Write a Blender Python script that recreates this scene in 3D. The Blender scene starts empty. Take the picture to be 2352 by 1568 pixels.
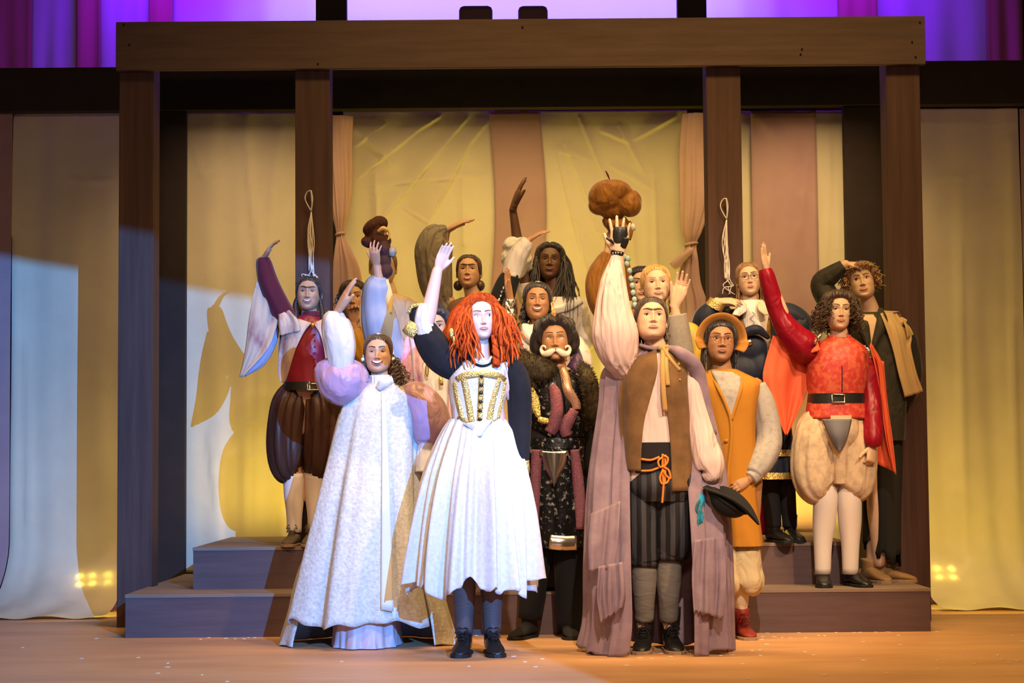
import bpy, math, random
import numpy as np
from mathutils import Vector, Matrix
random.seed(7); RNG = np.random.default_rng(7)
SC = bpy.context.scene; COL = SC.collection
# ---------------------------------------------------------------- camera
F, D, H = 4364.0, 9.975, 0.902
def _basis():
    pi, ya, ro = math.radians(3.61), math.radians(0.127), math.radians(0.463)
    right = np.array([math.cos(ya), -math.sin(ya), 0.0])
    fw0 = np.array([math.sin(ya), math.cos(ya), 0.0]); zz = np.array([0, 0, 1.0])
    fwd = fw0*math.cos(pi) + zz*math.sin(pi); up = -fw0*math.sin(pi) + zz*math.cos(pi)
    c, s = math.cos(ro), math.sin(ro)
    return right*c - up*s, right*s + up*c, fwd
CR, CU, CF = _basis()
CAM = np.array([0.0, -D, H])
cd = bpy.data.cameras.new('camera'); cam = bpy.data.objects.new('camera', cd); COL.objects.link(cam)
cd.sensor_width = 36.0; cd.sensor_fit = 'HORIZONTAL'; cd.lens = 36.0*F/2352.0; cd.clip_end = 100
M = Matrix.Identity(4)
for i in range(3):
    M[i][0], M[i][1], M[i][2], M[i][3] = CR[i], CU[i], -CF[i], CAM[i]
cam.matrix_world = M
SC.camera = cam
def P(px, py, Y):
    d = CR*((px-1176)/F) - CU*((py-784)/F) + CF
    return CAM + d*((Y+D)/d[1])
def mpp(Y): return (D+Y)/F
# ---------------------------------------------------------------- world, lights, exposure
SC.view_settings.view_transform = 'Standard'; SC.view_settings.look = 'None'
SC.view_settings.exposure = 0.0; SC.view_settings.gamma = 1.0; SC.view_settings.use_curve_mapping = False
w = bpy.data.worlds.new('stage_dark'); SC.world = w; w.use_nodes = True
w.node_tree.nodes['Background'].inputs[0].default_value = (0.9, 0.75, 0.7, 1)
w.node_tree.nodes['Background'].inputs[1].default_value = 0.03
def aim(o, tgt):
    v = Vector(tgt) - o.location
    o.rotation_euler = v.to_track_quat('-Z', 'Y').to_euler()
def spot(name, loc, tgt, energy, col, deg, blend, radius):
    l = bpy.data.lights.new(name, 'SPOT'); o = bpy.data.objects.new(name, l); COL.objects.link(o)
    o.location = loc; l.energy = energy; l.color = col; l.spot_size = math.radians(deg); l.spot_blend = blend
    l.shadow_soft_size = radius; aim(o, tgt); return o
def area(name, loc, tgt, energy, col, sx, sy, spread=180):
    l = bpy.data.lights.new(name, 'AREA'); o = bpy.data.objects.new(name, l); COL.objects.link(o)
    l.shape = 'RECTANGLE'; l.size = sx; l.size_y = sy; l.energy = energy; l.color = col; l.spread = math.radians(spread)
    o.location = loc; aim(o, tgt); return o
# amber front-of-house washes from both sides and a warm white key from the balcony
spot('amber_wash_right', (4.8, -7.0, 7.2), (0.65, 0.1, 0.85), 3600, (1.0, 0.60, 0.28), 25, 1.0, 0.15)
spot('amber_wash_left', (-4.8, -7.0, 7.2), (0.0, 0.1, 0.85), 1750, (1.0, 0.55, 0.20), 24, 1.0, 0.10)
spot('warm_white_key', (0.9, -8.5, 6.8), (0.50, 0.0, 0.85), 3600, (1.0, 0.80, 0.62), 21, 0.9, 0.08)
spot('added_dim_fill', (0.0, -12.0, 4.2), (0, 1.0, 2.2), 520, (1.0, 0.64, 0.44), 40, 0.6, 0.3)  # weak frontal fill added to lift the header beam and upper set
area('amber_toplight', (0.9, -1.0, 5.2), (0.9, -0.9, 0), 120, (1.0, 0.64, 0.20), 4.0, 0.5, 110)
# cool profile spot from house right; its two shutters cut the beam above and towards the centre
LSP = np.array([2.3, -10.5, 3.1])
spot('cool_profile_spot', LSP, (-1.5, 0.2, 0.85), 9000, (0.08, 0.37, 1.0), 25, 0.10, 0.002)
# yellow uplighters on the platform behind the back row, washing the cloth wall
area('yellow_uplight_centre', (0.1, 1.66, 0.50), (0.1, 2.1, 1.9), 42, (1.0, 0.78, 0.06), 2.4, 0.08, 160)
area('yellow_downlight_centre', (0.1, 1.0, 3.34), (0.1, 1.95, 1.75), 13, (1.0, 0.68, 0.22), 2.2, 0.1, 88)
area('warm_downlight_left', (-1.65, 1.0, 3.34), (-1.65, 1.95, 1.7), 4.5, (1.0, 0.66, 0.34), 0.6, 0.1, 84)
area('warm_downlight_right', (1.85, 1.0, 3.34), (1.85, 1.95, 1.7), 7, (1.0, 0.66, 0.28), 0.5, 0.1, 84)
area('yellow_uplight_left', (-1.45, 1.45, 0.50), (-1.6, 1.96, 1.6), 5, (1.0, 0.72, 0.08), 0.5, 0.08, 160)
area('yellow_uplight_right', (1.75, 1.66, 0.50), (1.75, 2.1, 1.8), 8, (1.0, 0.72, 0.08), 0.5, 0.08, 160)
area('yellow_uplight_far_right', (2.75, 0.95, 0.10), (2.75, 1.95, 0.9), 8, (1.0, 0.70, 0.10), 0.6, 0.08, 160)
area('yellow_uplight_far_left', (-2.55, 0.95, 0.10), (-2.65, 1.95, 0.9), 2.5, (1.0, 0.66, 0.12), 0.4, 0.08, 160)
# violet cyclorama lights above and behind the rear beam
area('violet_cyc_wide', (0.0, 2.2, 4.35), (0.0, 2.9, 3.6), 56, (0.30, 0.0, 1.0), 5.4, 0.25, 170)
area('violet_cyc_centre', (0.0, 2.3, 4.25), (0.0, 2.9, 3.6), 12, (0.50, 0.90, 1.0), 3.2, 0.2, 120)
# ---------------------------------------------------------------- materials
MATS = {}
def _ramp(nt, fac, stops):
    r = nt.nodes.new('ShaderNodeValToRGB'); e = r.color_ramp.elements
    while len(e) < len(stops): e.new(0.5)
    for k, (p_, c_) in enumerate(stops):
        e[k].position = p_; e[k].color = (c_[0], c_[1], c_[2], 1)
    nt.links.new(fac, r.inputs[0]); return r.outputs[0]
def mat(name, col, rough=0.8, metal=0.0, col2=None, pat='noise', scale=20.0, stretch=(1, 1, 1), bump=0.0, bscale=None,
        sheen=0.0, col3=None, trans=0.0, emit=0.0, spec=0.3, coat=0.0, lo=0.35, hi=0.65, detail=4.0, bdist=0.004, wr=0.0, wrs=(9, 9, 3.5)):
    m = bpy.data.materials.new(name); m.use_nodes = True; nt = m.node_tree; b = nt.nodes['Principled BSDF']
    b.inputs['Roughness'].default_value = rough; b.inputs['Metallic'].default_value = metal
    b.inputs['Base Color'].default_value = (*col, 1); b.inputs['Specular IOR Level'].default_value = spec
    if sheen: b.inputs['Sheen Weight'].default_value = sheen; b.inputs['Sheen Roughness'].default_value = 0.4
    if coat: b.inputs['Coat Weight'].default_value = coat
    tc = nt.nodes.new('ShaderNodeTexCoord'); mp = nt.nodes.new('ShaderNodeMapping'); mp.inputs['Scale'].default_value = stretch
    nt.links.new(tc.outputs['Object'], mp.inputs[0]); vec = mp.outputs[0]
    def tex(kind, sc):
        if kind == 'voronoi':
            t = nt.nodes.new('ShaderNodeTexVoronoi'); t.inputs['Scale'].default_value = sc; o = t.outputs['Distance']
        elif kind == 'wave':
            t = nt.nodes.new('ShaderNodeTexWave'); t.inputs['Scale'].default_value = sc; t.inputs['Distortion'].default_value = 9
            t.inputs['Detail'].default_value = 2; t.inputs['Detail Scale'].default_value = 1.5; o = t.outputs['Fac']
        elif kind == 'stripe':
            t = nt.nodes.new('ShaderNodeTexWave'); t.inputs['Scale'].default_value = sc; t.inputs['Distortion'].default_value = 0.6; o = t.outputs['Fac']
        elif kind == 'checker':
            t = nt.nodes.new('ShaderNodeTexChecker'); t.inputs['Scale'].default_value = sc; o = t.outputs['Fac']
        else:
            t = nt.nodes.new('ShaderNodeTexNoise'); t.inputs['Scale'].default_value = sc; t.inputs['Detail'].default_value = detail
            t.inputs['Roughness'].default_value = 0.6; o = t.outputs['Fac']
        nt.links.new(vec, t.inputs['Vector']); return o
    if col2 is not None:
        st = [(lo, col), (hi, col2)] + ([(min(hi+0.2, 1.0), col3)] if col3 else [])
        nt.links.new(_ramp(nt, tex(pat, scale), st), b.inputs['Base Color'])
    if bump:
        bn = nt.nodes.new('ShaderNodeBump'); bn.inputs['Strength'].default_value = bump; bn.inputs['Distance'].default_value = bdist
        nt.links.new(tex(pat if bscale is None else 'noise', bscale or scale), bn.inputs['Height']); nt.links.new(bn.outputs[0], b.inputs['Normal'])
    if wr:  # soft cloth wrinkles
        m2 = nt.nodes.new('ShaderNodeMapping'); m2.inputs['Scale'].default_value = wrs; nt.links.new(tc.outputs['Object'], m2.inputs[0])
        n2 = nt.nodes.new('ShaderNodeTexNoise'); n2.inputs['Scale'].default_value = 1.0; n2.inputs['Detail'].default_value = 2; n2.inputs['Distortion'].default_value = 0.5
        nt.links.new(m2.outputs[0], n2.inputs['Vector']); b2 = nt.nodes.new('ShaderNodeBump'); b2.inputs['Strength'].default_value = wr*0.55; b2.inputs['Distance'].default_value = 0.05
        nt.links.new(n2.outputs['Fac'], b2.inputs['Height'])
        if bump: nt.links.new(bn.outputs[0], b2.inputs['Normal'])
        nt.links.new(b2.outputs[0], b.inputs['Normal'])
    if trans:
        out = nt.nodes['Material Output']; mx = nt.nodes.new('ShaderNodeMixShader'); tl = nt.nodes.new('ShaderNodeBsdfTranslucent')
        tl.inputs['Color'].default_value = (*col, 1); mx.inputs[0].default_value = trans
        nt.links.new(b.outputs[0], mx.inputs[1]); nt.links.new(tl.outputs[0], mx.inputs[2]); nt.links.new(mx.outputs[0], out.inputs[0])
    if emit:
        b.inputs['Emission Color'].default_value = (*col, 1); b.inputs['Emission Strength'].default_value = emit
    MATS[name] = m; return m
def skin(name, c):
    m = mat(name, c, 0.48, col2=tuple(min(1, k*1.06) for k in c), scale=30, bump=0.04, bscale=400, spec=0.35)
    m.node_tree.nodes['Principled BSDF'].inputs['Subsurface Weight'].default_value = 0.0
    return m
# ---------------------------------------------------------------- mesh helpers (numpy)
def cat(parts):
    vs, fs, o = [], [], 0
    for v, f in parts:
        vs.append(np.asarray(v, float)); fs += [tuple(i+o for i in q) for q in f]; o += len(v)
    return np.concatenate(vs), fs
def spl(pts, m):
    """Catmull-Rom resample of an (n,k) array to m rows"""
    p = np.asarray(pts, float)
    if len(p) == 2: return p[0] + (p[1]-p[0])*np.linspace(0, 1, m)[:, None]
    q = np.vstack([2*p[0]-p[1], p, 2*p[-1]-p[-2]]); n = len(p)-1
    t = np.linspace(0, n, m); i = np.minimum(t.astype(int), n-1); u = (t-i)[:, None]
    a, b, c, d = q[i], q[i+1], q[i+2], q[i+3]
    return 0.5*(2*b + (c-a)*u + (2*a-5*b+4*c-d)*u*u + (3*b-a-3*c+d)*u**3)
_GF = {}
def gridfaces(nr, nc, closed):
    if (nr, nc, closed) in _GF: return list(_GF[(nr, nc, closed)])
    f = _GF[(nr, nc, closed)] = []
    for r in range(nr-1):
        for c in range(nc if closed else nc-1):
            a = r*nc+c; b = r*nc+(c+1) % nc
            f.append((a, b, b+nc, a+nc))
    return list(f)
def loft(rings, caps=True):
    R = np.asarray(rings, float); nr, nc = R.shape[:2]; v = R.reshape(-1, 3); f = gridfaces(nr, nc, True)
    if caps:
        f.append(tuple(range(nc))[::-1]); f.append(tuple(range((nr-1)*nc, nr*nc)))
    return v, f
def unit(v): v = np.asarray(v, float); return v/(np.linalg.norm(v)+1e-12)
def tube(pts, rad, n=10, m=None, caps=True, ref=(0, -1, 0), flat=1.0, fold=0.0, k=7, ph=0.0, fprof=None, round_ends=False):
    """sweep of an ellipse along a path; rad along the side axis, rad*flat along the ref axis; fold adds gathers"""
    p = np.asarray(pts, float); r = np.atleast_1d(np.asarray(rad, float))
    if len(r) == 1: r = np.repeat(r, len(p))
    pr = np.hstack([p, r[:, None]])
    if m: pr = spl(pr, m)
    p, r = pr[:, :3], np.maximum(pr[:, 3], 1e-4)
    if round_ends:
        t0 = unit(p[0]-p[1]); t1 = unit(p[-1]-p[-2]); q0, q1 = [], []
        for a in (0.35, 0.75):
            q0.append((p[0]+t0*r[0]*math.sin(a*1.5), r[0]*math.cos(a*1.5))); q1.append((p[-1]+t1*r[-1]*math.sin(a*1.5), r[-1]*math.cos(a*1.5)))
        p = np.vstack([[q[0] for q in q0[::-1]], p, [q[0] for q in q1]]); r = np.concatenate([[q[1] for q in q0[::-1]], r, [q[1] for q in q1]])
    t = np.gradient(p, axis=0); t /= np.linalg.norm(t, axis=1)[:, None]+1e-12
    ang = np.linspace(0, 2*math.pi, n, endpoint=False)
    a = np.cross(t, np.asarray(ref, float)); ln = np.linalg.norm(a, axis=1); bad = ln < 0.15
    if bad.any(): a[bad] = np.cross(t[bad], (1, 0.1, 0.2))
    a /= np.linalg.norm(a, axis=1)[:, None]+1e-12; b = np.cross(t, a)
    rr = r[:, None]*np.ones(n)
    if fold:
        s = np.linspace(0, 1, len(p))[:, None]; fa = fold*(np.array([fprof(x) for x in s[:, 0]])[:, None] if fprof else 1.0)
        rr = rr*(1 + fa*(0.6*np.cos(k*ang+ph+2*s) + 0.4*np.cos((k*1.618//1+2)*ang+ph*2.3-3*s)))
    R = p[:, None]+(rr*np.cos(ang))[..., None]*a[:, None]+(rr*np.sin(ang)*flat)[..., None]*b[:, None]
    return loft(R, caps)
def ribbon(pts, width, thick=0.004, nrm=(0, -1, 0), m=None):
    """flat band swept along a path, facing nrm"""
    p = np.asarray(pts, float)
    wd = np.atleast_1d(np.asarray(width, float)); wd = np.repeat(wd, len(p)) if len(wd) == 1 else wd
    pr = np.hstack([p, wd[:, None]]); pr = spl(pr, m) if m else pr
    p, wd = pr[:, :3], pr[:, 3]
    t = np.gradient(p, axis=0); t /= np.linalg.norm(t, axis=1)[:, None]+1e-12; rings = []
    for i in range(len(p)):
        n = np.asarray(nrm, float); a = unit(np.cross(t[i], n)); b = unit(np.cross(a, t[i])); h = wd[i]/2
        rings.append([p[i]-a*h-b*thick*0.3, p[i]-a*h+b*thick*0.6, p[i]+b*thick, p[i]+a*h+b*thick*0.6, p[i]+a*h-b*thick*0.3])
    return loft(rings)
def blob(c, r, n=14, m=10, rot=None, noise=0.0, seed=0):
    u = np.linspace(0, math.pi, m+1)[1:-1]; a = np.linspace(0, 2*math.pi, n, endpoint=False)
    r = np.asarray(r, float)*np.ones(3); rg = np.random.default_rng(seed)
    V = np.array([[math.sin(x)*math.cos(y), math.sin(x)*math.sin(y), math.cos(x)] for x in u for y in a])
    V = np.vstack([V, [[0, 0, 1], [0, 0, -1]]])
    if noise: V = V*(1+noise*rg.uniform(-1, 1, (len(V), 1)))
    V = V*r
    if rot is not None: V = V @ np.asarray(rot).T
    f = gridfaces(m-1, n, True); T = (m-1)*n
    f = [q[::-1] for q in f]
    for i in range(n):
        f.append((T, i, (i+1) % n)); f.append((T+1, (m-2)*n+(i+1) % n, (m-2)*n+i))
    return V+np.asarray(c), f
def box(lo, hi):
    (a, b, c), (d, e, f) = lo, hi
    v = [(a, b, c), (d, b, c), (d, e, c), (a, e, c), (a, b, f), (d, b, f), (d, e, f), (a, e, f)]
    return np.array(v, float), [(3, 2, 1, 0), (4, 5, 6, 7), (0, 1, 5, 4), (1, 2, 6, 5), (2, 3, 7, 6), (3, 0, 4, 7)]
def extr(poly, y0, y1):
    """(x,z) polygon extruded from y0 to y1"""
    n = len(poly); v = [(x, y0, z) for x, z in poly]+[(x, y1, z) for x, z in poly]
    f = [tuple(range(n)), tuple(range(2*n-1, n-1, -1))]+[(i, i+n, (i+1) % n+n, (i+1) % n) for i in range(n)]
    return np.array(v, float), f
def base_of(o):
    b = np.zeros(3)
    while o is not None: b = b+np.array(o.location); o = o.parent
    return b
def mk(name, parts, m, parent=None, smooth=True, solid=0.0, bevel=0.0, origin=None, sub=0):
    """one mesh object; vertices are given in world metres"""
    if isinstance(parts, tuple): parts = [parts]
    v, f = cat(parts)
    off = base_of(parent) if parent is not None else (np.asarray(origin, float) if origin is not None else np.zeros(3))
    me = bpy.data.meshes.new(name); me.from_pydata((v-off).tolist(), [], f); me.validate()
    for mm in (m if isinstance(m, (list, tuple)) else [m]): me.materials.append(mm)
    o = bpy.data.objects.new(name, me); COL.objects.link(o)
    if parent is not None: o.parent = parent
    elif origin is not None: o.location = origin
    if smooth: me.polygons.foreach_set('use_smooth', [True]*len(me.polygons))
    if solid:
        s = o.modifiers.new('thickness', 'SOLIDIFY'); s.thickness = solid; s.offset = 0
    if bevel:
        s = o.modifiers.new('edge', 'BEVEL'); s.width = bevel; s.segments = 2; s.limit_method = 'ANGLE'
    if sub:
        s = o.modifiers.new('smooth', 'SUBSURF'); s.levels = sub; s.render_levels = sub
    return o
def tag(o, label, cat_, group=None, kind=None):
    if label: o['label'] = label
    if cat_: o['category'] = cat_
    if group: o['group'] = group
    if kind: o['kind'] = kind
    return o
def struct(o): o['kind'] = 'structure'; return o
def thing(name, loc, label, cat_, group=None):
    o = bpy.data.objects.new(name, None); COL.objects.link(o); o.location = tuple(loc); o.empty_display_size = 0.1
    return tag(o, label, cat_, group)
def voxel(parts, size, smooth=3):
    v, f = cat(parts); me = bpy.data.meshes.new('t'); me.from_pydata(v.tolist(), [], f); me.validate()
    o = bpy.data.objects.new('t', me); COL.objects.link(o)
    r = o.modifiers.new('r', 'REMESH'); r.mode = 'VOXEL'; r.voxel_size = size
    s = o.modifiers.new('s', 'SMOOTH'); s.factor = 0.5; s.iterations = smooth
    dg = bpy.context.evaluated_depsgraph_get(); e = o.evaluated_get(dg); m2 = e.to_mesh()
    n = len(m2.vertices); co = np.empty(n*3); m2.vertices.foreach_get('co', co)
    fs = [tuple(p.vertices) for p in m2.polygons]
    e.to_mesh_clear(); bpy.data.objects.remove(o); bpy.data.meshes.remove(me)
    return co.reshape(-1, 3), fs
# the profile spot's own shutters, half a metre in front of its lens
def shutter(a, b, push, root):
    p, q = LSP+(np.asarray(a)-LSP)*.05, LSP+(np.asarray(b)-LSP)*.05; d = unit(q-p); p, q = p-d*.15, q+d*.15; u = np.asarray(push, float)
    v = np.array([p, q, q+u, p+u, p+(0, .002, 0), q+(0, .002, 0), q+u+(0, .002, 0), p+u+(0, .002, 0)])
    mk('shutter', (v, [(0, 1, 2, 3), (7, 6, 5, 4), (0, 4, 5, 1), (1, 5, 6, 2), (2, 6, 7, 3), (3, 7, 4, 0)]), mat('shutter_black', (.01, .01, .01), .9), root, smooth=False)
SPR = struct(thing('spot_shutter_rig', LSP+np.array([0, -.2, .12]), None, None))  # unseen holder for the shutters added to cut the cool beam
# ---------------------------------------------------------------- set materials
def wood(name, c, c2, st):
    return mat(name, c, 0.75, col2=c2, scale=3.0, stretch=st, bump=0.15, bscale=40, lo=0.3, hi=0.7, detail=6)
shutter((-2.9, 1.95, 2.16), (-.26, 1.38, 1.79), (0, 0, .25), SPR); shutter((.13, -1, 2.2), (.13, -1, 0), (.25, 0, 0), SPR)
W_H = wood('brown_paint_horizontal', (0.080, 0.046, 0.038), (0.120, 0.073, 0.060), (0.6, 6, 9))
W_V = wood('brown_paint_vertical', (0.058, 0.028, 0.024), (0.100, 0.050, 0.041), (9, 6, 0.4))
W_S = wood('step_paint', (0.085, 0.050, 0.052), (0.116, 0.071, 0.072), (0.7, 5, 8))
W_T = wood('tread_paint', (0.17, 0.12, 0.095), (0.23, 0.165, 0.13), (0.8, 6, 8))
W_D = wood('dark_frame_paint', (0.016, 0.009, 0.008), (0.024, 0.013, 0.011), (2, 2, 2))
CREAM = mat('cream_muslin', (0.58, 0.51, 0.39), 0.9, col2=(0.64, 0.57, 0.44), scale=2.5, bump=0.25, bscale=14, trans=0.12, bdist=0.01)
PLUM = mat('plum_muslin', (0.36, 0.22, 0.24), 0.9, col2=(0.41, 0.26, 0.27), scale=3, bump=0.2, bscale=12, trans=0.12, bdist=0.01)
MAUVEC = mat('mauve_drape_cloth', (0.42, 0.26, 0.24), 0.85, col2=(0.47, 0.30, 0.27), scale=4, bump=0.15, bscale=20, trans=0.1)
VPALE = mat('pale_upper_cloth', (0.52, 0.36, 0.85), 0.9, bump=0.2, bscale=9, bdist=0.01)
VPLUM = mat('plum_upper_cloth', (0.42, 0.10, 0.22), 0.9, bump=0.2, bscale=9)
FLOOR = mat('stage_floor_paint', (0.46, 0.235, 0.120), 0.5, col2=(0.64, 0.355, 0.185), scale=1.8, stretch=(0.5, 1.7, 1), bump=0.08, bscale=70, lo=0.3, hi=0.7, detail=7)
# ---------------------------------------------------------------- the set
struct(mk('floor', box((-6, -3.2, -0.1), (6, 4.5, 0.0)), FLOOR, smooth=False))
BACKW = mat('black_backing', (0.012, 0.010, 0.014), 0.9)
struct(mk('wall_back', box((-6, 3.3, 0.0), (6, 3.4, 5.5)), BACKW, smooth=False))
XL, XR, RS = -2.008, 2.197, 0.225
def plat(z0, z1, x0, x1, y0, y1, notches, name, label):
    t = thing(name, ((x0+x1)/2, y0, z0), label, 'platform', 'stacked stage platforms')
    pl = [(x0, y0), (x1, y0)]
    for s, nx, ny0, ny1 in notches:
        if s > 0: pl += [(x1, ny0), (nx, ny0), (nx, ny1), (x1, ny1)]
    pl += [(x1, y1), (x0, y1)]
    for s, nx, ny0, ny1 in notches:
        if s < 0: pl += [(x0, ny1), (nx, ny1), (nx, ny0), (x0, ny0)]
    n = len(pl); th = 0.018
    v = [(x, y, z1-th) for x, y in pl]+[(x, y, z1) for x, y in pl]
    f = [tuple(range(n))[::-1], tuple(range(n, 2*n))]+[(i, (i+1) % n, (i+1) % n+n, i+n) for i in range(n)]
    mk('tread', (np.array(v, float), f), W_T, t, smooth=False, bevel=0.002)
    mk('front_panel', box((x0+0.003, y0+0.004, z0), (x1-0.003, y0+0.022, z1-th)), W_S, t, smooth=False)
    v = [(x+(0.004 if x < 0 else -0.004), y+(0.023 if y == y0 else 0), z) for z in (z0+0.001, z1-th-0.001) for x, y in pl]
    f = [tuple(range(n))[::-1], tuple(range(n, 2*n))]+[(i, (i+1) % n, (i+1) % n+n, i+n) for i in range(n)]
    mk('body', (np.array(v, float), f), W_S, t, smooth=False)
    return t
plat(0, RS, XL, XR, 0.0, 1.838, [(1, 2.144, 0.64, 0.846), (-1, -1.98, 0.64, 0.846)], 'stage_platform', 'wide lower brown wooden step standing on the stage floor')
plat(RS, 2*RS, -1.717, 1.86, 0.372, 1.838, [], 'stage_platform', 'narrower upper brown wooden step stacked on the wide step')
YP, TP = 0.648, 0.19
posts = [(-2.183, -1.988, 0.0, 'outer left brown wooden post lit blue at its foot'), (-1.190, -0.995, 2*RS, 'brown wooden post behind the person in burgundy shirt'),
         (1.132, 1.327, 2*RS, 'brown wooden post behind the person with glasses and white collar'), (2.150, 2.341, 0.0, 'outer right brown wooden post beside the man in black')]
for x0, x1, z0, lab in posts:
    tag(mk('wooden_post', box((x0, YP, z0), (x1, YP+TP, 3.39)), W_V, smooth=False, bevel=0.004), lab, 'post', 'front posts of the timber frame')
t = thing('header_beam', (0.086, YP-0.045, 3.115), 'long brown timber beam across the front posts', 'beam')
mk('board', box((-2.195, YP-0.045, 3.115), (2.367, YP-0.003, 3.391)), W_H, t, smooth=False, bevel=0.004)
HOLE = mat('nail_hole', (0.01, 0.006, 0.005), 0.9)
for px, py in ((284, 57), (297, 103), (730, 147), (1200, 63), (1839, 125), (2113, 52), (2095, 97), (2103, 131), (1842, 113)):
    c = P(px, py, YP-0.046); mk('nail_hole', blob(c, (0.006, 0.003, 0.008), 8, 5), HOLE, t)
# rear dark frame
YK = 1.826
tag(mk('rear_beam', box((-4.2, YK, 3.115), (4.2, YK+0.09, 3.392)), W_D, smooth=False, bevel=0.004), 'near-black horizontal timber beam above the cream cloth wall', 'beam')
for a, b, z1, lab in ((362, 425, 3.114, 'near-black rear post between left cream panels'), (718, 790, 4.6, 'near-black rear post rising above beam at left centre'),
                      (1567, 1635, 4.6, 'near-black rear post rising above beam at right centre'), (1940, 2024, 3.114, 'near-black rear post behind the man in black')):
    xa, xb = P(a, 300, YK)[0], P(b, 300, YK)[0]
    zb = 0.0
    if z1 > 4: # continues above the beam, bolted behind it
        tag(mk('rear_post', box((xa, 2.03, 0.0), (xb, 2.11, z1)), W_D, smooth=False, bevel=0.003), lab, 'post', 'rear posts of the dark frame')
    else:
        tag(mk('rear_post', box((xa, YK+0.02, 0.0), (xb, YK+0.09, z1)), W_D, smooth=False, bevel=0.003), lab, 'post', 'rear posts of the dark frame')
# ---- cloth panels
def creased(x0, x1, z0, z1, Y, nx, nz, creases, wob, seed, kick=None, edge=0.0):
    """hanging cloth: grid with soft vertical folds and sharp creases; kick=(z,len) makes the foot run forward on the floor"""
    rg = np.random.default_rng(seed)
    xs = np.linspace(0, 1, nx); zs = np.linspace(0, 1, nz); U, V = np.meshgrid(xs, zs)
    X = x0+(x1-x0)*U; Z = z1+(z0-z1)*V; y = np.zeros_like(X)
    for j in range(7):
        kx = rg.uniform(2, 9)/max(0.5, x1-x0); y += wob*rg.uniform(0.3, 1)*np.sin(2*math.pi*kx*(X-x0)*0.5+rg.uniform(0, 6)+0.7*np.sin(2.1*Z+rg.uniform(0, 6)))*(0.35+0.65*V)/3
    y += wob*0.35*np.sin(3.3*Z+2.1*X+seed)
    for (ax, az, bx, bz, wd, am) in creases:
        dx, dz = bx-ax, bz-az; L2 = dx*dx+dz*dz; tt = np.clip(((X-ax)*dx+(Z-az)*dz)/L2, 0, 1)
        d = np.hypot(X-ax-tt*dx, Z-az-tt*dz); env = np.sin(math.pi*np.clip(tt, 0.03, 0.97))**0.4
        sd = np.sign((X-ax)*dz-(Z-az)*dx)
        y -= am*np.exp(-(d/wd)**2)*env - 0.35*am*np.exp(-(d/(wd*2.6))**2)*env*sd
    Yv = Y+y
    if edge:
        X += edge*np.sin(4*Z+seed)*(np.abs(U-0.5)*2)**3
    if kick:
        zk, ln = kick; s = np.clip((zk-Z)/(zk-z0+1e-6), 0, 1)
        Yv = Yv - ln*s**1.6; Z = np.where(s > 0, z0+0.006+(zk-z0)*(1-s)**1.8 + 0.018*np.sin(9*X+4*s)**2*s, Z)
    return np.stack([X, Yv, Z], -1).reshape(-1, 3), [q[::-1] for q in gridfaces(nz, nx, False)]
def pxc(lst, Y):
    o = []
    for a, b, c, d, wd, am in lst:
        p, q = P(a, b, Y), P(c, d, Y); o.append((p[0], p[2], q[0], q[2], max(.0075, wd*.8), am*1.2))
    return o
YC = 1.95
def panel(a, b, ytop, ybot, Y, m, label, cre=(), wob=0.02, seed=1, kick=None, name='cloth_panel', res=0.022, edge=0.0, zb=None, group='cream cloth wall panels'):
    p, q = P(a, ytop, Y), P(b, ytop, Y); z0 = zb if zb is not None else P((a+b)/2, ybot, Y)[2]; z1 = p[2]
    nx = max(12, int((q[0]-p[0])/res)); nz = max(20, int((z1-z0)/res))
    return tag(mk(name, creased(p[0], q[0], z0, z1, Y, nx, nz, pxc(cre, Y), wob, seed, kick, edge), m, solid=0.0 if kick else 0.003), label, 'curtain', group)
panel(32, 300, 250, 1443, YC, CREAM, 'cream cloth panel at the far left lit pale blue below', [(150, 415, 280, 418, .012, .006), (30, 280, 28, 1300, .03, .02), (60, 800, 70, 1430, .02, .012)], 0.018, 3, kick=(0.42, 0.75), zb=0.0)
panel(-420, 29, 250, 1443, YC-0.06, PLUM, 'narrow plum cloth strip at the far left edge', [], 0.015, 5, kick=(0.42, 0.75), zb=0.0)
panel(408, 700, 256, 1335, YC, CREAM, 'cream cloth panel left of the burgundy shirted person', [(447, 400, 560, 404, .01, .006), (560, 270, 600, 700, .03, .016), (430, 300, 470, 420, .012, .008), (600, 420, 590, 1200, .02, .012),
      (520, 960, 660, 990, .012, .008), (480, 1000, 500, 1180, .016, .01), (560, 1000, 560, 1230, .016, .01), (640, 300, 610, 560, .02, .01), (470, 1040, 640, 1060, .01, .006)], 0.02, 11, zb=RS)
panel(788, 1136, 255, 1250, YC, CREAM, 'cream cloth panel left of the central plum strip', [(818, 336, 885, 286, .008, .008), (826, 408, 960, 300, .010, .012), (960, 300, 1010, 268, .010, .010), (880, 505, 1020, 335, .010, .014),
      (1020, 335, 1075, 270, .008, .008), (984, 515, 1080, 330, .011, .016), (1080, 330, 1125, 275, .010, .012), (830, 430, 1130, 405, .008, .005), (930, 480, 985, 515, .008, .006), (820, 300, 900, 380, .03, .014),
      (860, 400, 870, 700, .03, .012), (1060, 420, 1070, 700, .03, .012)], 0.014, 17, zb=2*RS, res=0.009)
panel(1128, 1246, 255, 1250, YC-0.035, PLUM, 'plum cloth strip at the centre of the wall', [(1140, 500, 1230, 497, .01, .003)], 0.008, 23, edge=0.02, zb=2*RS)
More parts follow.
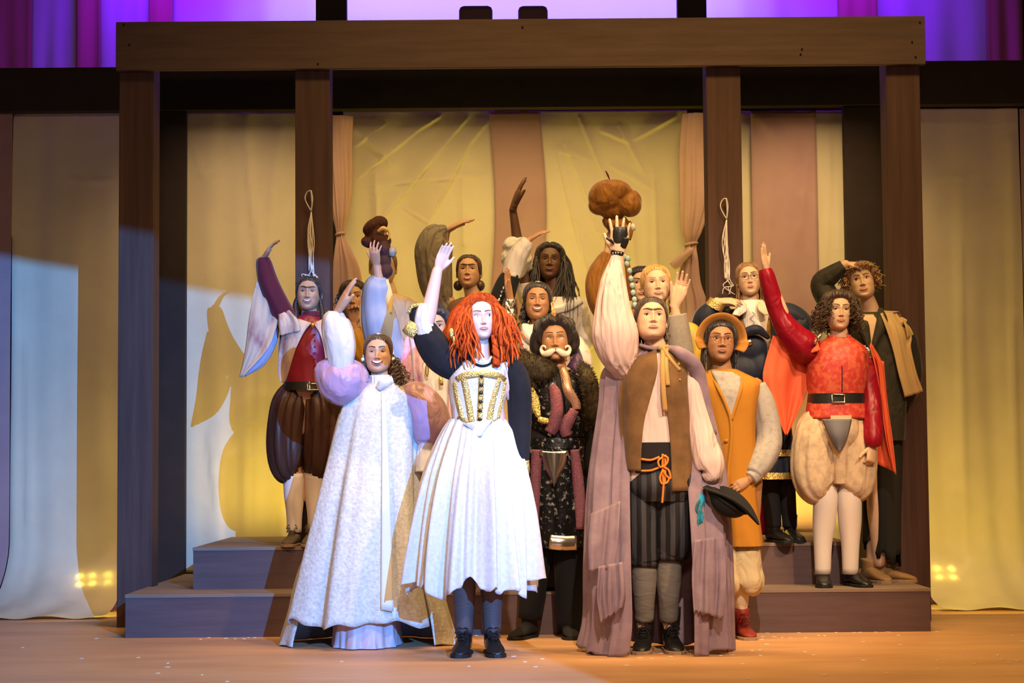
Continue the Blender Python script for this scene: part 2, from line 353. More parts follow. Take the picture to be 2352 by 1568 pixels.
panel(1232, 1578, 255, 1250, YC, CREAM, 'cream cloth panel behind the fluffy raised hat', [(1295, 330, 1420, 640, .010, .012), (1280, 350, 1350, 640, .012, .012), (1330, 270, 1400, 440, .010, .008), (1460, 320, 1550, 270, .014, .010),
      (1420, 290, 1480, 400, .010, .008), (1270, 345, 1360, 370, .01, .006), (1400, 380, 1505, 440, .008, .006), (1500, 400, 1510, 700, .02, .010), (1440, 420, 1460, 640, .02, .01), (1380, 300, 1450, 330, .012, .008)], 0.014, 29, zb=2*RS, res=0.009)
panel(1690, 1950, 255, 1330, YC, CREAM, 'cream cloth panel left of the man in black', [(1900, 300, 1905, 560, .016, .012), (1915, 380, 1925, 640, .012, .010)], 0.018, 31, zb=RS)
panel(1724, 1874, 255, 1300, YC-0.04, PLUM, 'plum cloth strip over the right cream panel', [(1765, 300, 1765, 560, .012, .008), (1855, 320, 1830, 560, .018, .014), (1740, 270, 1790, 330, .02, .01)], 0.012, 37, zb=2*RS)
panel(2085, 2338, 250, 1420, YC, CREAM, 'cream cloth panel at the far right', [(2150, 410, 2300, 405, .01, .004), (2200, 400, 2210, 1300, .03, .014), (2320, 320, 2330, 1200, .025, .014), (2130, 1210, 2330, 1215, .01, .004)], 0.02, 41, kick=(0.42, 0.68), zb=0.0)
panel(2341, 2760, 250, 1420, YC-0.05, PLUM, 'narrow plum cloth strip at the far right edge', [], 0.012, 43, kick=(0.42, 0.68), zb=0.0)
# upper violet-lit cloths
YU = 2.75
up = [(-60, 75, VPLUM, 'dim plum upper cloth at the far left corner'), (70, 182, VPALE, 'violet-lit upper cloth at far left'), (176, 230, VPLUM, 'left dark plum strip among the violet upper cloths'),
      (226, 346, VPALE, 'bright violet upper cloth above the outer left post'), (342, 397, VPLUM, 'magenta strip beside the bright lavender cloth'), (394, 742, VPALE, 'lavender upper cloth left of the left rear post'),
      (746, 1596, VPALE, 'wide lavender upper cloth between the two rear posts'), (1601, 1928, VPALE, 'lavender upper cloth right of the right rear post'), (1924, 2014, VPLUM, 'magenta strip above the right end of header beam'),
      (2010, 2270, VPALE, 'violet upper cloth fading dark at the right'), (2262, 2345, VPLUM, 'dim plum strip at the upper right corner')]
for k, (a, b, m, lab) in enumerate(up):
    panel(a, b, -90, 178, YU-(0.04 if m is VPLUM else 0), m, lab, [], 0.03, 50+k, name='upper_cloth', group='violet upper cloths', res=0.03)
DK = mat('dark_plum_shape', (0.10, 0.055, 0.085), 0.8)  # two dark rounded shapes standing on the rear beam
for a, b, lab in ((1054, 1131, 'left of two dark rounded shapes on the rear beam'), (1190, 1258, 'right of two dark rounded shapes on the rear beam')):
    p, q = P(a, 12, YK+0.02), P(b, 12, YK+0.02)
    tag(mk('dark_shape', box((p[0], YK+0.01, 3.393), (q[0], YK+0.085, p[2])), DK, smooth=False, bevel=0.03), lab, 'box', 'dark shapes on the rear beam')
# tied-back drapes beside the rear posts
def drape(st, Y, label, seed, tail=None):
    rg = np.random.default_rng(seed); rows = spl(np.array(st, float), 60); n = 90; th = np.linspace(0, 2*math.pi, n, endpoint=False); rings = []
    phs = rg.uniform(0, 6, 3)
    for py, xl, xr, ry, fo in rows:
        c = P((xl+xr)/2, py, Y); hx = (xr-xl)/2*mpp(Y)
        f = 1+fo*(0.5*np.cos(11*th+phs[0]+py*0.004)+0.35*np.cos(17*th+phs[1]-py*0.006)+0.3*np.cos(5*th+phs[2]))
        rings.append(np.stack([c[0]+hx*np.cos(th)*f, c[1]+ry*np.sin(th)*f, np.full(n, c[2])], 1))
    t = thing('tied_drape', P((st[-1][1]+st[-1][2])/2, st[-1][0], Y), label, 'curtain', 'tied mauve drapes')
    mk('drape_cloth', loft(rings, True), MAUVEC, t)
    ty = min(st, key=lambda s: s[2]-s[1]); 
    a = np.linspace(0, 2*math.pi, 24); c = P((ty[1]+ty[2])/2, ty[0], Y); hx = (ty[2]-ty[1])/2*mpp(Y)*1.15
    mk('tie_cord', tube(np.stack([c[0]+hx*np.cos(a), c[1]+ty[3]*1.2*np.sin(a), c[2]+0.006*np.cos(a)], 1), 0.007, 6), MAUVEC, t)
    if tail:
        mk('tail', ribbon([P(x, y, Y-0.06) for x, y in tail], [0.03, 0.05, 0.06, 0.05], 0.02, m=12), MAUVEC, t)
    return t
drape([(268, 735, 808, .05, .10), (330, 742, 806, .055, .12), (420, 752, 806, .06, .16), (490, 764, 799, .05, .22), (537, 773, 791, .03, .18), (575, 770, 806, .05, .24), (620, 766, 824, .06, .24), (690, 763, 833, .065, .22), (800, 760, 840, .07, .2), (1218, 752, 850, .08, .18)], 1.74, 'mauve drape tied back beside the left centre post', 4)
drape([(262, 1568, 1640, .05, .10), (350, 1562, 1640, .055, .12), (460, 1564, 1634, .06, .14), (530, 1567, 1612, .05, .18), (560, 1574, 1600, .03, .16), (600, 1566, 1603, .045, .22), (650, 1560, 1608, .05, .22), (700, 1562, 1622, .06, .2), (800, 1560, 1630, .06, .2), (1218, 1558, 1640, .07, .18)], 1.74, 'mauve drape tied back beside the right centre post', 9, tail=[(1590, 572), (1568, 592), (1552, 606), (1543, 612)])
# white cord bundles hanging on nails of the two centre posts
CORD = mat('white_cord', (0.72, 0.66, 0.62), 0.6, coat=0.3)
def cords(cx, y0, y1, ylow, label, seed):
    rg = np.random.default_rng(seed); Y = YP-0.022
    t = thing('cord_bundle', P(cx, y1, Y), label, 'cord', 'white cord bundles on posts')
    mk('nail', tube([P(cx+4, y0-2, YP-0.001), P(cx+4, y0-2, YP-0.03)], 0.004, 6), HOLE, t)
    kn = y0+46
    for s in (-1, 0.2):
        mk('loop', tube([P(cx+5, kn, Y), P(cx+5+s*14, y0+18, Y), P(cx+4+s*9, y0+2, Y), P(cx+4, y0-1, Y-0.01), P(cx+6, y0+22, Y), P(cx+5, kn, Y)], 0.0035, 6, 24), CORD, t)
    for j in range(9):
        w = rg.uniform(-9, 9); pts = [P(cx+5, kn, Y)]
        for yy in np.linspace(kn+40, y1, 4): pts.append(P(cx+5+w*math.sin((yy-kn)/60.0+j)+rg.uniform(-3, 3), yy, Y-rg.uniform(0, 0.012)))
        if j % 2: pts += [P(cx+5+rg.uniform(-22, 22), y1+16, Y), P(cx+rg.uniform(-20, 26), ylow-rg.uniform(0, 25), Y), P(cx+5+rg.uniform(-15, 25), ylow, Y)]
        mk('strand', tube(pts, 0.0028, 6, 30), CORD, t)
    return t
cords(710, 440, 622, 650, 'white cord bundle on nail above burgundy shirted person', 1)
cords(1664, 458, 640, 676, 'white cord bundle on nail beside the person with glasses', 6)
# confetti on the floor
CONF = mat('white_paper', (0.80, 0.74, 0.70), 0.8)
spots_ = [(51, 1487), (222, 1464), (186, 1512), (317, 1510), (385, 1523), (384, 1532), (362, 1546), (464, 1550), (521, 1565), (460, 1468), (479, 1463), (519, 1466), (540, 1467), (560, 1467), (570, 1464), (585, 1464),
 (785, 1519), (1077, 1530), (1094, 1454), (1205, 1520), (1230, 1531), (1245, 1513), (1180, 1507), (1225, 1485), (1468, 1511), (1496, 1512), (1518, 1500), (1540, 1508), (1562, 1503), (1587, 1494), (1655, 1505), (1683, 1504), (1438, 1528),
 (1705, 1525), (1727, 1494), (1745, 1493), (1750, 1468), (1760, 1479), (1751, 1462), (1778, 1462), (1795, 1464), (1815, 1465), (1850, 1464), (1868, 1504), (1880, 1459), (1893, 1460), (1920, 1448), (1962, 1449), (1975, 1449), (2064, 1459), (1983, 1474), (2067, 1480),
 (2152, 1449), (2326, 1460), (2349, 1472), (2211, 1502), (2292, 1505), (2300, 1515), (2337, 1517), (2153, 1516), (2317, 1523), (2239, 1524), (2154, 1536), (1985, 1517), (1982, 1516), (2037, 1546), (1893, 1551), (1717, 1559), (1746, 1505), (1848, 1497), (1762, 1454), (1834, 1453), (2011, 1448), (2040, 1447)]
for k, (px, py) in enumerate(spots_):
    d = CR*((px-1176)/F) - CU*((py-784)/F) + CF; q = CAM+d*(-H/d[2])
    if q[1] > -0.012: q = CAM+d*((D-0.012-RNG.uniform(0, .01))/d[1]); q[2] = 0.0
    a = RNG.uniform(0, 3.14); r1, r2 = RNG.uniform(0.010, 0.017), RNG.uniform(0.007, 0.011)
    n = 8; an = np.linspace(0, 2*math.pi, n, endpoint=False)
    x, y = r1*np.cos(an), r2*np.sin(an); X = q[0]+x*math.cos(a)-y*math.sin(a); Yv = q[1]+x*math.sin(a)+y*math.cos(a)
    Yv = np.minimum(Yv, -0.002) if abs(q[0]) < 2.2 else Yv
    rings = [np.stack([X, Yv, np.full(n, z)], 1) for z in (0.0005, 0.002)]
    tag(mk('confetti_piece', loft(rings), CONF, origin=(q[0], q[1], 0)), 'small white paper confetti fleck lying on the stage floor', 'confetti', 'confetti flecks on the floor')
# LED lamp bars standing behind the thin outer cloths; their lamps glow through
LEDM = mat('led_glow', (1.0, 0.78, 0.12), 0.5, emit=150)
def ledbar(pts, ln, label):
    q = [P(x, y, clothY(x, y, ln)+.030) for x, y in pts]; c = np.mean(q, 0)
    t = thing('lamp_bar', (c[0], c[1]+.05, 0.0), label, 'lamp', 'lamp bars behind the cloth')
    lo_, hi_ = min(q, key=lambda v: v[2]), max(q, key=lambda v: v[2]); V = []
    for z, y in ((lo_[2]-.03, lo_[1]-.02), (hi_[2]+.02, hi_[1]+.02)):
        for x in (c[0]-.13, c[0]+.13): V += [(x, y+.022, z), (x, y+.05, z)]
    mk('housing', (np.array(V), [(0, 2, 6, 4), (1, 5, 7, 3), (0, 4, 5, 1), (2, 3, 7, 6), (4, 6, 7, 5), (0, 1, 3, 2)]), HOLE, t, smooth=False)
    mk('stand', box((c[0]-.03, lo_[1]+.03, 0), (c[0]+.03, lo_[1]+.06, lo_[2])), HOLE, t, smooth=False)
    for v in q: mk('lamp', blob(v, (0.014, 0.005, 0.011), 12, 6), LEDM, t)
def clothY(px, py, ln, Y0=YC, zk=.42):
    best = min(np.linspace(0, 1, 400), key=lambda s_: abs(P(px, py, Y0-ln*s_**1.6)[2]-(.006+zk*(1-s_)**1.8))); return Y0-ln*best**1.6
ledbar([(185, 1328), (215, 1326), (250, 1326), (185, 1346), (215, 1344), (250, 1344)], .75, 'lamp bar glowing through the far left cloth')
ledbar([(2150, 1310), (2184, 1309), (2156, 1330), (2188, 1329)], .68, 'lamp bar glowing through the far right cloth')
# ---------------------------------------------------------------- people: heads
HZ = np.array([.118, .116, .108, .095, .075, .048, .02, 0, -.02, -.04, -.06, -.078, -.092, -.103, -.110, -.1145, -.116])
HW = np.array([.004, .022, .043, .059, .0705, .0765, .078, .0775, .0765, .0735, .0685, .061, .052, .041, .029, .014, .003])
HF = np.array([.004, .020, .045, .065, .081, .090, .092, .089, .088, .088, .088, .087, .086, .083, .074, .058, .045])
HB = np.array([.004, .040, .064, .082, .097, .106, .107, .102, .092, .078, .060, .040, .018, -.004, -.02, -.03, -.040])
def _prof(z):
    return np.interp(z, HZ[::-1], HW[::-1]), np.interp(z, HZ[::-1], HF[::-1]), np.interp(z, HZ[::-1], HB[::-1])
def g2(x, z, cx, cz, sx, sz): return np.exp(-((x-cx)/sx)**2-((z-cz)/sz)**2)
class Face:
    def __init__(s, jaw=1.0, nose=1.0, nosew=1.0, smile=0.0, wide=1.0, open=0.0, eye=0.55, gaze=(0, 0), brow=1.0, uni=0, browz=0.0, lidtilt=0, browtilt=0.0, mouthw=1.0, lipf=1.0):
        s.__dict__.update(locals())
    def feat(s, x, z):
        ax = np.abs(x); n = s.nose; w = s.nosew; d = np.zeros_like(x)
        d -= .0085*g2(ax, z, .031, .012, .017, .011)
        d += .0035*g2(ax, z, .028, .034, .022, .009)
        h = np.where(z > -.028, np.interp(z, [-.028, -.015, .008, .026, .04], [.0225, .0165, .009, .0035, 0]), np.interp(z, [-.040, -.035, -.028], [0, .009, .0225]))
        sg = np.interp(z, [-.035, -.02, .01, .03], [.0105, .0090, .0065, .008])*w
        d += n*h*np.exp(-(ax/sg)**2)
        d += n*.0085*g2(ax, z, .0125*w, -.030, .0055*w, .0055)
        d += .0030*g2(ax, z, .046, -.020, .018, .016)*(1+1.3*max(0, s.smile))
        d += .0045*g2(x, z, 0, -.058, .024, .014)
        d -= .0035*g2(x, z, 0, -.079, .020, .006)
        d += .0045*g2(x, z, 0, -.097, .016, .010)
        d -= .0022*max(0, s.smile)*g2(ax, z, .034+.0*z, -.048, .006, .018)
        return d
    def front(s, x, z, off=0.0):
        x = np.asarray(x, float); z = np.asarray(z, float); w_, f_, b_ = _prof(z); w_ = w_*np.where(z < -.03, 1+(s.jaw-1)*np.clip((-.03-z)/.05, 0, 1), 1)
        u = np.clip(np.abs(x)/w_, 0, .985); y = f_*(1-u**2.3)**(1/2.15)
        return np.stack([x, -(y+s.feat(x, z)+off), z], -1)
    def mesh(s, nt=112, nz=84):
        zz = np.concatenate([.1179-.012*np.linspace(0, 1, 8)[:-1]**1.6, np.linspace(.1059, -.1159, nz-7)])
        t = np.linspace(-math.pi, math.pi, nt, endpoint=False); th = t-.42*np.sin(t)
        rings = []
        for z in zz:
            w_, f_, b_ = _prof(z)
            if z < -.03: w_ *= 1+(s.jaw-1)*min(1, (-.03-z)/.05)
            c, sn = np.cos(th), np.sin(th); q = 2/2.25
            x = w_*np.sign(sn)*np.abs(sn)**q
            yf = f_*np.abs(c)**q; yb = b_*np.abs(c)**q
            fr = c > 0
            y = np.where(fr, -yf, yb)
            zv = np.full_like(x, z)
            dd = s.feat(x, zv)*np.clip(c*2.2, 0, 1)
            y = y-np.where(fr, dd, 0)
            rings.append(np.stack([x, y, zv], 1))
        v, f = loft(rings, True)
        return v, f
def rot_head(yaw, pitch, roll):
    """yaw>0 turns the face to image right, pitch>0 lifts the chin, roll>0 tilts clockwise in the image"""
    y, p, r = map(math.radians, (yaw, pitch, roll))
    Rz = np.array([[math.cos(y), -math.sin(y), 0], [math.sin(y), math.cos(y), 0], [0, 0, 1]])
    Rx = np.array([[1, 0, 0], [0, math.cos(p), math.sin(p)], [0, -math.sin(p), math.cos(p)]])
    Ry = np.array([[math.cos(r), 0, math.sin(r)], [0, 1, 0], [-math.sin(r), 0, math.cos(r)]])
    return Ry @ Rz @ Rx
EYEW = mat('eye_white', (0.80, 0.78, 0.76), 0.25, spec=0.5); TEETH = mat('teeth', (0.85, 0.82, 0.78), 0.3)
PUP = mat('pupil', (0.006, 0.005, 0.005), 0.15, spec=0.6); LASH = mat('dark_lash', (0.012, 0.009, 0.008), 0.7); MOUTHIN = mat('mouth_inside', (0.10, 0.02, 0.02), 0.6)
IRIS_B = mat('iris_brown', (0.06, 0.028, 0.014), 0.2, spec=0.6); IRIS_G = mat('iris_grey_blue', (0.14, 0.18, 0.22), 0.2, spec=0.6)
def ellipshell(c, r, a0, a1, nlat, nlon, tilt):
    """eyelid: strip of a sphere between elevations a0,a1 (deg) around the x axis, front facing"""
    el = np.radians(np.linspace(a0, a1, nlat)); lo = np.linspace(-1.35, 1.35, nlon); V = []
    for e in el:
        for l in lo:
            # great circles through the eye corners on the x axis
            v = np.array([math.sin(l), -math.cos(l)*math.cos(e), math.cos(l)*math.sin(e)])
            V.append(c+v*r)
    return np.array(V), gridfaces(nlat, nlon, False)
class Head:
    """all head pieces share one local frame, then land in the world"""
    def __init__(s, ctx, px, py, hpx, face, skinm, lipm, browm, yaw=0, pitch=0, roll=0, iris=None, dy=0.0, ears=True):
        s.R = rot_head(yaw, pitch, roll); s.c = P(px, py, ctx.Y+dy); s.k = hpx*mpp(ctx.Y+dy)/.232; s.face = face; s.ctx = ctx; s.skinm = skinm
        f = face; parts = [f.mesh()]
        eyes = []
        for sx in (-1, 1):
            ec = np.array([sx*.0315, 0, .0115]); ec[1] = f.front(np.array([ec[0]]), np.array([ec[2]]))[0, 1]+.0098
            up = 62*f.eye-14; lw = -30+10*(1-f.eye)-8*f.eye
            parts.append(ellipshell(ec, .0152, up, 88, 6, 13, 0)); parts.append(ellipshell(ec, .0150, -85, lw, 6, 13, 0))
            eyes.append((ec, up, lw, sx))
        if ears:
            for sx in (-1, 1):
                a = np.linspace(0, 2*math.pi, 16, endpoint=False); rings = []
                for q, o in ((.55, .001), (.95, .004), (1.0, .009), (.86, .013), (.62, .009), (.35, .006)):
                    rings.append(np.stack([sx*(.074+o+.005*np.cos(a)*q), .012+.016*q*np.cos(a)+.004*np.sin(a), -.012+.030*q*np.sin(a)*(1-.16*(np.sin(a) < 0))], 1))
                parts.append(loft(rings))
        s.parts = [(s.W(v), fc) for v, fc in parts]
        # separate facial pieces, parented later
        s.extra = []
        for ec, up, lw, sx in eyes:
            gx, gz = f.gaze; g = unit([gx, -1, gz]); a = unit(np.cross(g, [0, 0, 1])); b = np.cross(a, g)
            n = 16; ang = np.linspace(0, 2*math.pi, n, endpoint=False); rings = []; pol = [.02, .27, .29, .53, .56, .9, 1.3, 1.8]
            for q in pol: rings.append(ec+.0139*(math.cos(q)*g+math.sin(q)*(np.cos(ang)[:, None]*a+np.sin(ang)[:, None]*b)))
            v, fc = loft(rings, True)
            s.extra.append(('eye', (s.W(v), fc), [EYEW, iris or IRIS_B, PUP], [2 if i < n*1 else 1 if i < n*3 else 0 for i in range(len(fc)-2)]+[2, 0]))
            e0 = math.radians(up); lo = np.linspace(-1.25, 1.25, 11)
            pts = [ec+.0156*np.array([math.sin(l), -math.cos(l)*math.cos(e0), math.cos(l)*math.sin(e0)]) for l in lo]
            s.extra.append(('eyelash', (lambda t: (s.W(t[0]), t[1]))(tube(pts, [.0005]+[.0018]*9+[.0005], 5)), LASH, None))
        # eyebrows
        if f.brow > 0:
            for sx in (-1, 1):
                x = np.linspace(.010 if not f.uni else .001, .050, 12); zz = .033+f.browz+.006*np.sin(np.clip((x-.008)/.045, 0, 1)*2.3)+f.browtilt*(x-.03)*sx
                pts = f.front(sx*x, zz, .0008); wd = f.brow*np.interp(x, [.0, .012, .03, .05], [.007, .0085, .0075, .002])
                s.extra.append(('eyebrow', s.Wt(ribbon(pts, wd, .0016)), browm, None))
        # lips, teeth
        mw = .0245*f.mouthw*(1+.25*max(0, f.smile)); x = np.linspace(-1, 1, 17); X = x*mw
        zc = -.058+.010*f.smile*x*x+(.002*f.smile); op = .0095*f.open*(1-x*x)
        bow = .0016*np.exp(-((np.abs(x)-.22)/.16)**2)-.0006*np.exp(-(x/.1)**2)
        up = f.front(X, zc+.0038*(1-x*x)**.7+bow+op*.4, .0012); lo_ = f.front(X, zc-.0040*(1-x*x)**.7-op, .0022)
        fat = .0041*f.lipf*(1-np.abs(x)**2.2)**.6+.0007
        s.extra.append(('lips', [s.Wt(tube(up, fat, 8, flat=.75)), s.Wt(tube(lo_, fat*1.15, 8, flat=.8))], lipm, None))
        mid = f.front(X*.95, zc-op*.3, .0022)
        if f.open > .2:
            s.extra.append(('mouth_inside', s.Wt(ribbon(mid-np.array([0, .0012, 0]), .0012+op*2.0, .001)), MOUTHIN, None))
            s.extra.append(('teeth', s.Wt(ribbon((f.front(X*.80, zc+.0012-op*.05, .0042)), .0008+op*1.15, .001)), TEETH, None))
        else:
            s.extra.append(('mouth_line', s.Wt(tube(mid-np.array([0, .0012, 0]), .0011, 5)), MOUTHIN, None))
        nz = [s.Wt(blob(f.front(np.array([sx*.0068*f.nosew]), np.array([-.0365]))[0]+np.array([0, .0005, 0]), (.0036, .0028, .0020), 8, 6)) for sx in (-1, 1)]
        s.extra.append(('nostrils', nz, MOUTHIN, None))
    def W(s, v): return (np.asarray(v)*s.k) @ s.R.T + s.c
    def Wt(s, t): return s.W(t[0]), t[1]
    def finish(s, root):
        for name, parts, m, idx in s.extra:
            o = mk(name, parts, m, root)
            if idx: o.data.polygons.foreach_set('material_index', idx[:len(o.data.polygons)])
    # ---- hair
    def cap(s, thick=.010, hl=None, ridges=60, amp=.0016, seed=0, top=.0, side=-.01, back=-.075, front=.070, part=0.0, n=120, m=34, puff=0.0, comb=150):
        """scalp hair down to a hairline given by front/side/back heights"""
        rg = np.random.default_rng(seed); t = np.linspace(-math.pi, math.pi, n, endpoint=False); rings = []
        at = np.abs(t); zl = np.interp(at, [0, .45, .85, 1.15, 1.5, 2.1, math.pi], [front, front-.006, front-.030, side+.015, side-.01, back*.75, back])
        ph = rg.uniform(0, 6, 4)
        for i in range(m+1):
            q = i/m; z = .1175+(zl-.1175)*(q**1.25)
            w_, f_, b_ = _prof(z); c, sn = np.cos(t), np.sin(t); e = 2/2.25
            x = w_*np.sign(sn)*np.abs(sn)**e; y = np.where(c > 0, -f_*np.abs(c)**e, b_*np.abs(c)**e)
            nrm = np.stack([x/.006, y/.008, z/.012], 1); nrm /= np.linalg.norm(nrm, axis=1)[:, None]+1e-9
            th = thick*(1-(q**7)*.85)*min(1, .5+q*3)+puff*np.sin(math.pi*min(1, q*1.0))*np.ones_like(t)
            th = th+amp*(np.sin(ridges*t*.5+ph[0]+4*q)+.6*np.sin(ridges*.83*t+ph[1]-3*q)+.4*np.sin(ridges*1.7*t+ph[2]))*min(1, q*3)
            if part: th = th-thick*.45*np.exp(-((x-part)/.004)**2)*(c > -.2)*(z > .04)
            rings.append(np.stack([x, y, z], 1)+nrm*th[:, None])
        A = np.array(rings); out = list(loft(rings, True)); parts = [tuple(out)]; ctr = np.array([0, .01, .01])
        for j in range(comb):
            i0 = rg.integers(0, n); dr = rg.uniform(-4, 4); qs = np.linspace(m*rg.uniform(.9, .99), m*rg.uniform(.12, .5), 9)
            p = np.array([A[int(q), int(i0+dr*k_/8) % n] for k_, q in enumerate(qs)]); p = p+(p-ctr)*rg.uniform(.0, .018); parts.append(tube(p, np.array([.0008, .0015, .0018, .0018, .0018, .0018, .0016, .0014, .0006]), 4, caps=False))
        return s.Wt(cat(parts))
    def locks(s, roots, length, rad, curl, freq, spread=.02, seed=0, seg=26, nside=6, flat=.6, grav=None, outw=.03, taper=.35, zmin=None, jitter=.25):
        """curly strands from scalp roots [(azimuth deg, z)], falling down; azimuth 0 = face side, + = image right"""
        rg = np.random.default_rng(seed); out = []
        for az, z in roots:
            a = math.radians(az); w_, f_, b_ = _prof(z); c, sn = math.cos(a), math.sin(a)
            p0 = np.array([w_*sn*1.03, -f_*c if c > 0 else -b_*c, z]); o = unit([p0[0], p0[1], .02])
            L = length*(1+jitter*rg.uniform(-1, 1)); ph = rg.uniform(0, 6.28); fr = freq*rg.uniform(.8, 1.25); cu = curl*rg.uniform(.6, 1.3); sd = rg.uniform(-1, 1, 2)*spread
            q = np.linspace(0, 1, seg); tan = np.array([-o[1], o[0], 0])
            side = np.sqrt(np.clip(q*1.2, 0, 1))
            pts = p0+o*((outw*(1-np.exp(-q*5))))[:, None]-np.array([0, 0, 1])*(L*q**1.12)[:, None]+tan*(sd[0]*q)[:, None]+o*(sd[1]*q)[:, None]
            pts = pts+tan*(cu*side*np.cos(fr*q*6.28+ph))[:, None]+o*(cu*side*np.sin(fr*q*6.28+ph))[:, None]
            r = rad*rg.uniform(.75, 1.3)*(1-(1-taper)*q**2); out.append(s.Wt(tube(pts, r, nside, flat=flat)))
        return out
    def curls(s, pts, rad, amp, freq, seed=0, m=60, n=7):
        """one ringlet following local points"""
        p = spl(np.array(pts, float), m); q = np.linspace(0, 1, m)
        p[:, 0] += amp*np.cos(freq*q*6.28+seed)*np.sqrt(q); p[:, 1] += amp*np.sin(freq*q*6.28+seed)*np.sqrt(q)
        return s.Wt(tube(p, rad, n))
def glasses(h, root, m, lw=.020, lh=.016, shape=1.0, z0=.008):
    """wire spectacles resting on the nose"""
    f = h.face; out = []; y0 = f.front(np.array([.0]), np.array([z0]))[0, 1]-.006
    for sx in (-1, 1):
        a = np.linspace(0, 2*math.pi, 25); x = sx*(.0295+lw*np.cos(a)); z = z0+lh*np.sin(a)*np.where(np.sin(a) < 0, shape, .85)
        out.append(h.Wt(tube(np.stack([x, np.full_like(x, y0)+.06*(np.abs(x)-.03)**1*.25, z], 1), .0013, 6)))
        out.append(h.Wt(tube([(sx*(.0295+lw), y0+.001, z0+.005), (sx*.073, y0+.02, z0+.006), (sx*.0835, .0, z0+.004), (sx*.080, .025, z0-.004)], .0012, 6, 14)))
    out.append(h.Wt(tube([(-.010, y0, z0+.004), (0, y0-.003, z0+.007), (.010, y0, z0+.004)], .0014, 6, 8)))
    mk('glasses', out, m, root)
# ---------------------------------------------------------------- people: bodies
class Ctx:
    def __init__(s, Y, z, label, px_feet, name='person'):
        s.Y = Y; s.z = z; p = P(px_feet, 1300, Y); s.root = thing(name, (p[0], Y, z), label, 'person'); s.m = mpp(Y)
    def J(s, px, py, dy=0.0): return P(px, py, s.Y+dy)
def hand(wrist, tip, normal, thumb, curl=12, spread=5, roll=0.0, L=None, fc=None, thumb_ang=45, thumb_curl=10):
    """palm with four fingers and a thumb. thumb=+1/-1 picks the side"""
    d = unit(np.asarray(tip)-wrist); n = np.asarray(normal, float); n = unit(n-d*np.dot(n, d)); l = np.cross(d, n)*thumb
    L = L or np.linalg.norm(np.asarray(tip)-wrist); k = L/.18; parts = []
    rings = []; a = np.linspace(0, 2*math.pi, 16, endpoint=False)
    for q, hw, ht in ((-.04, .025, .019), (.08, .027, .019), (.25, .036, .017), (.42, .040, .014), (.53, .039, .011), (.57, .033, .007)):
        rings.append(wrist+d*q*L+l*(.002*k)+(hw*k*np.cos(a))[:, None]*l+(ht*k*np.sin(a))[:, None]*n)
    parts.append(loft(rings))
    def fing(b, dr, lens, rads, c, ax):
        pts, rr = [b], [rads[0]]; dd = dr
        for i, (ln, r) in enumerate(zip(lens, rads[1:])):
            th = math.radians(c[i] if isinstance(c, (list, tuple)) else c); dd = unit(dd*math.cos(th)+np.cross(ax, dd)*math.sin(th)+ax*np.dot(ax, dd)*(1-math.cos(th)))
            pts += [pts[-1]+dd*ln*.5, pts[-1]+dd*ln]; rr += [(rr[-1]+r)/2*.97, r]
        parts.append(tube(pts, rr, 9, round_ends=True))
    ax = np.cross(d, n)  # bending axis so that positive curl bends towards the palm normal
    for i, (off, ln, r) in enumerate(((.029, .40, .0082), (.0095, .45, .0085), (-.010, .42, .0080), (-.028, .33, .0070))):
        sp = math.radians(spread*(1.5-i)); dr = unit(d*math.cos(sp)+l*math.sin(sp)); b = wrist+d*(.51-.018*abs(i-1))*L+l*off*k
        c = fc[i] if fc else curl
        fing(b, dr, [ln*L*.45, ln*L*.30, ln*L*.25], [r*1.08*k, r*k, r*.93*k, r*.8*k], c, ax)
    ta = math.radians(thumb_ang); dr = unit(d*math.cos(ta)+l*math.sin(ta)+n*.25)
    fing(wrist+d*.10*L+l*.018*k, dr, [.22*L, .17*L, .13*L], [.0145*k, .0115*k, .0098*k, .0078*k], [0, -thumb_curl*0.6, -thumb_curl] if thumb_ang > 20 else 0, unit(np.cross(d, l)))
    return parts
def limb(pts, rad, m=20, n=14): return tube(pts, rad, n, m, round_ends=True)
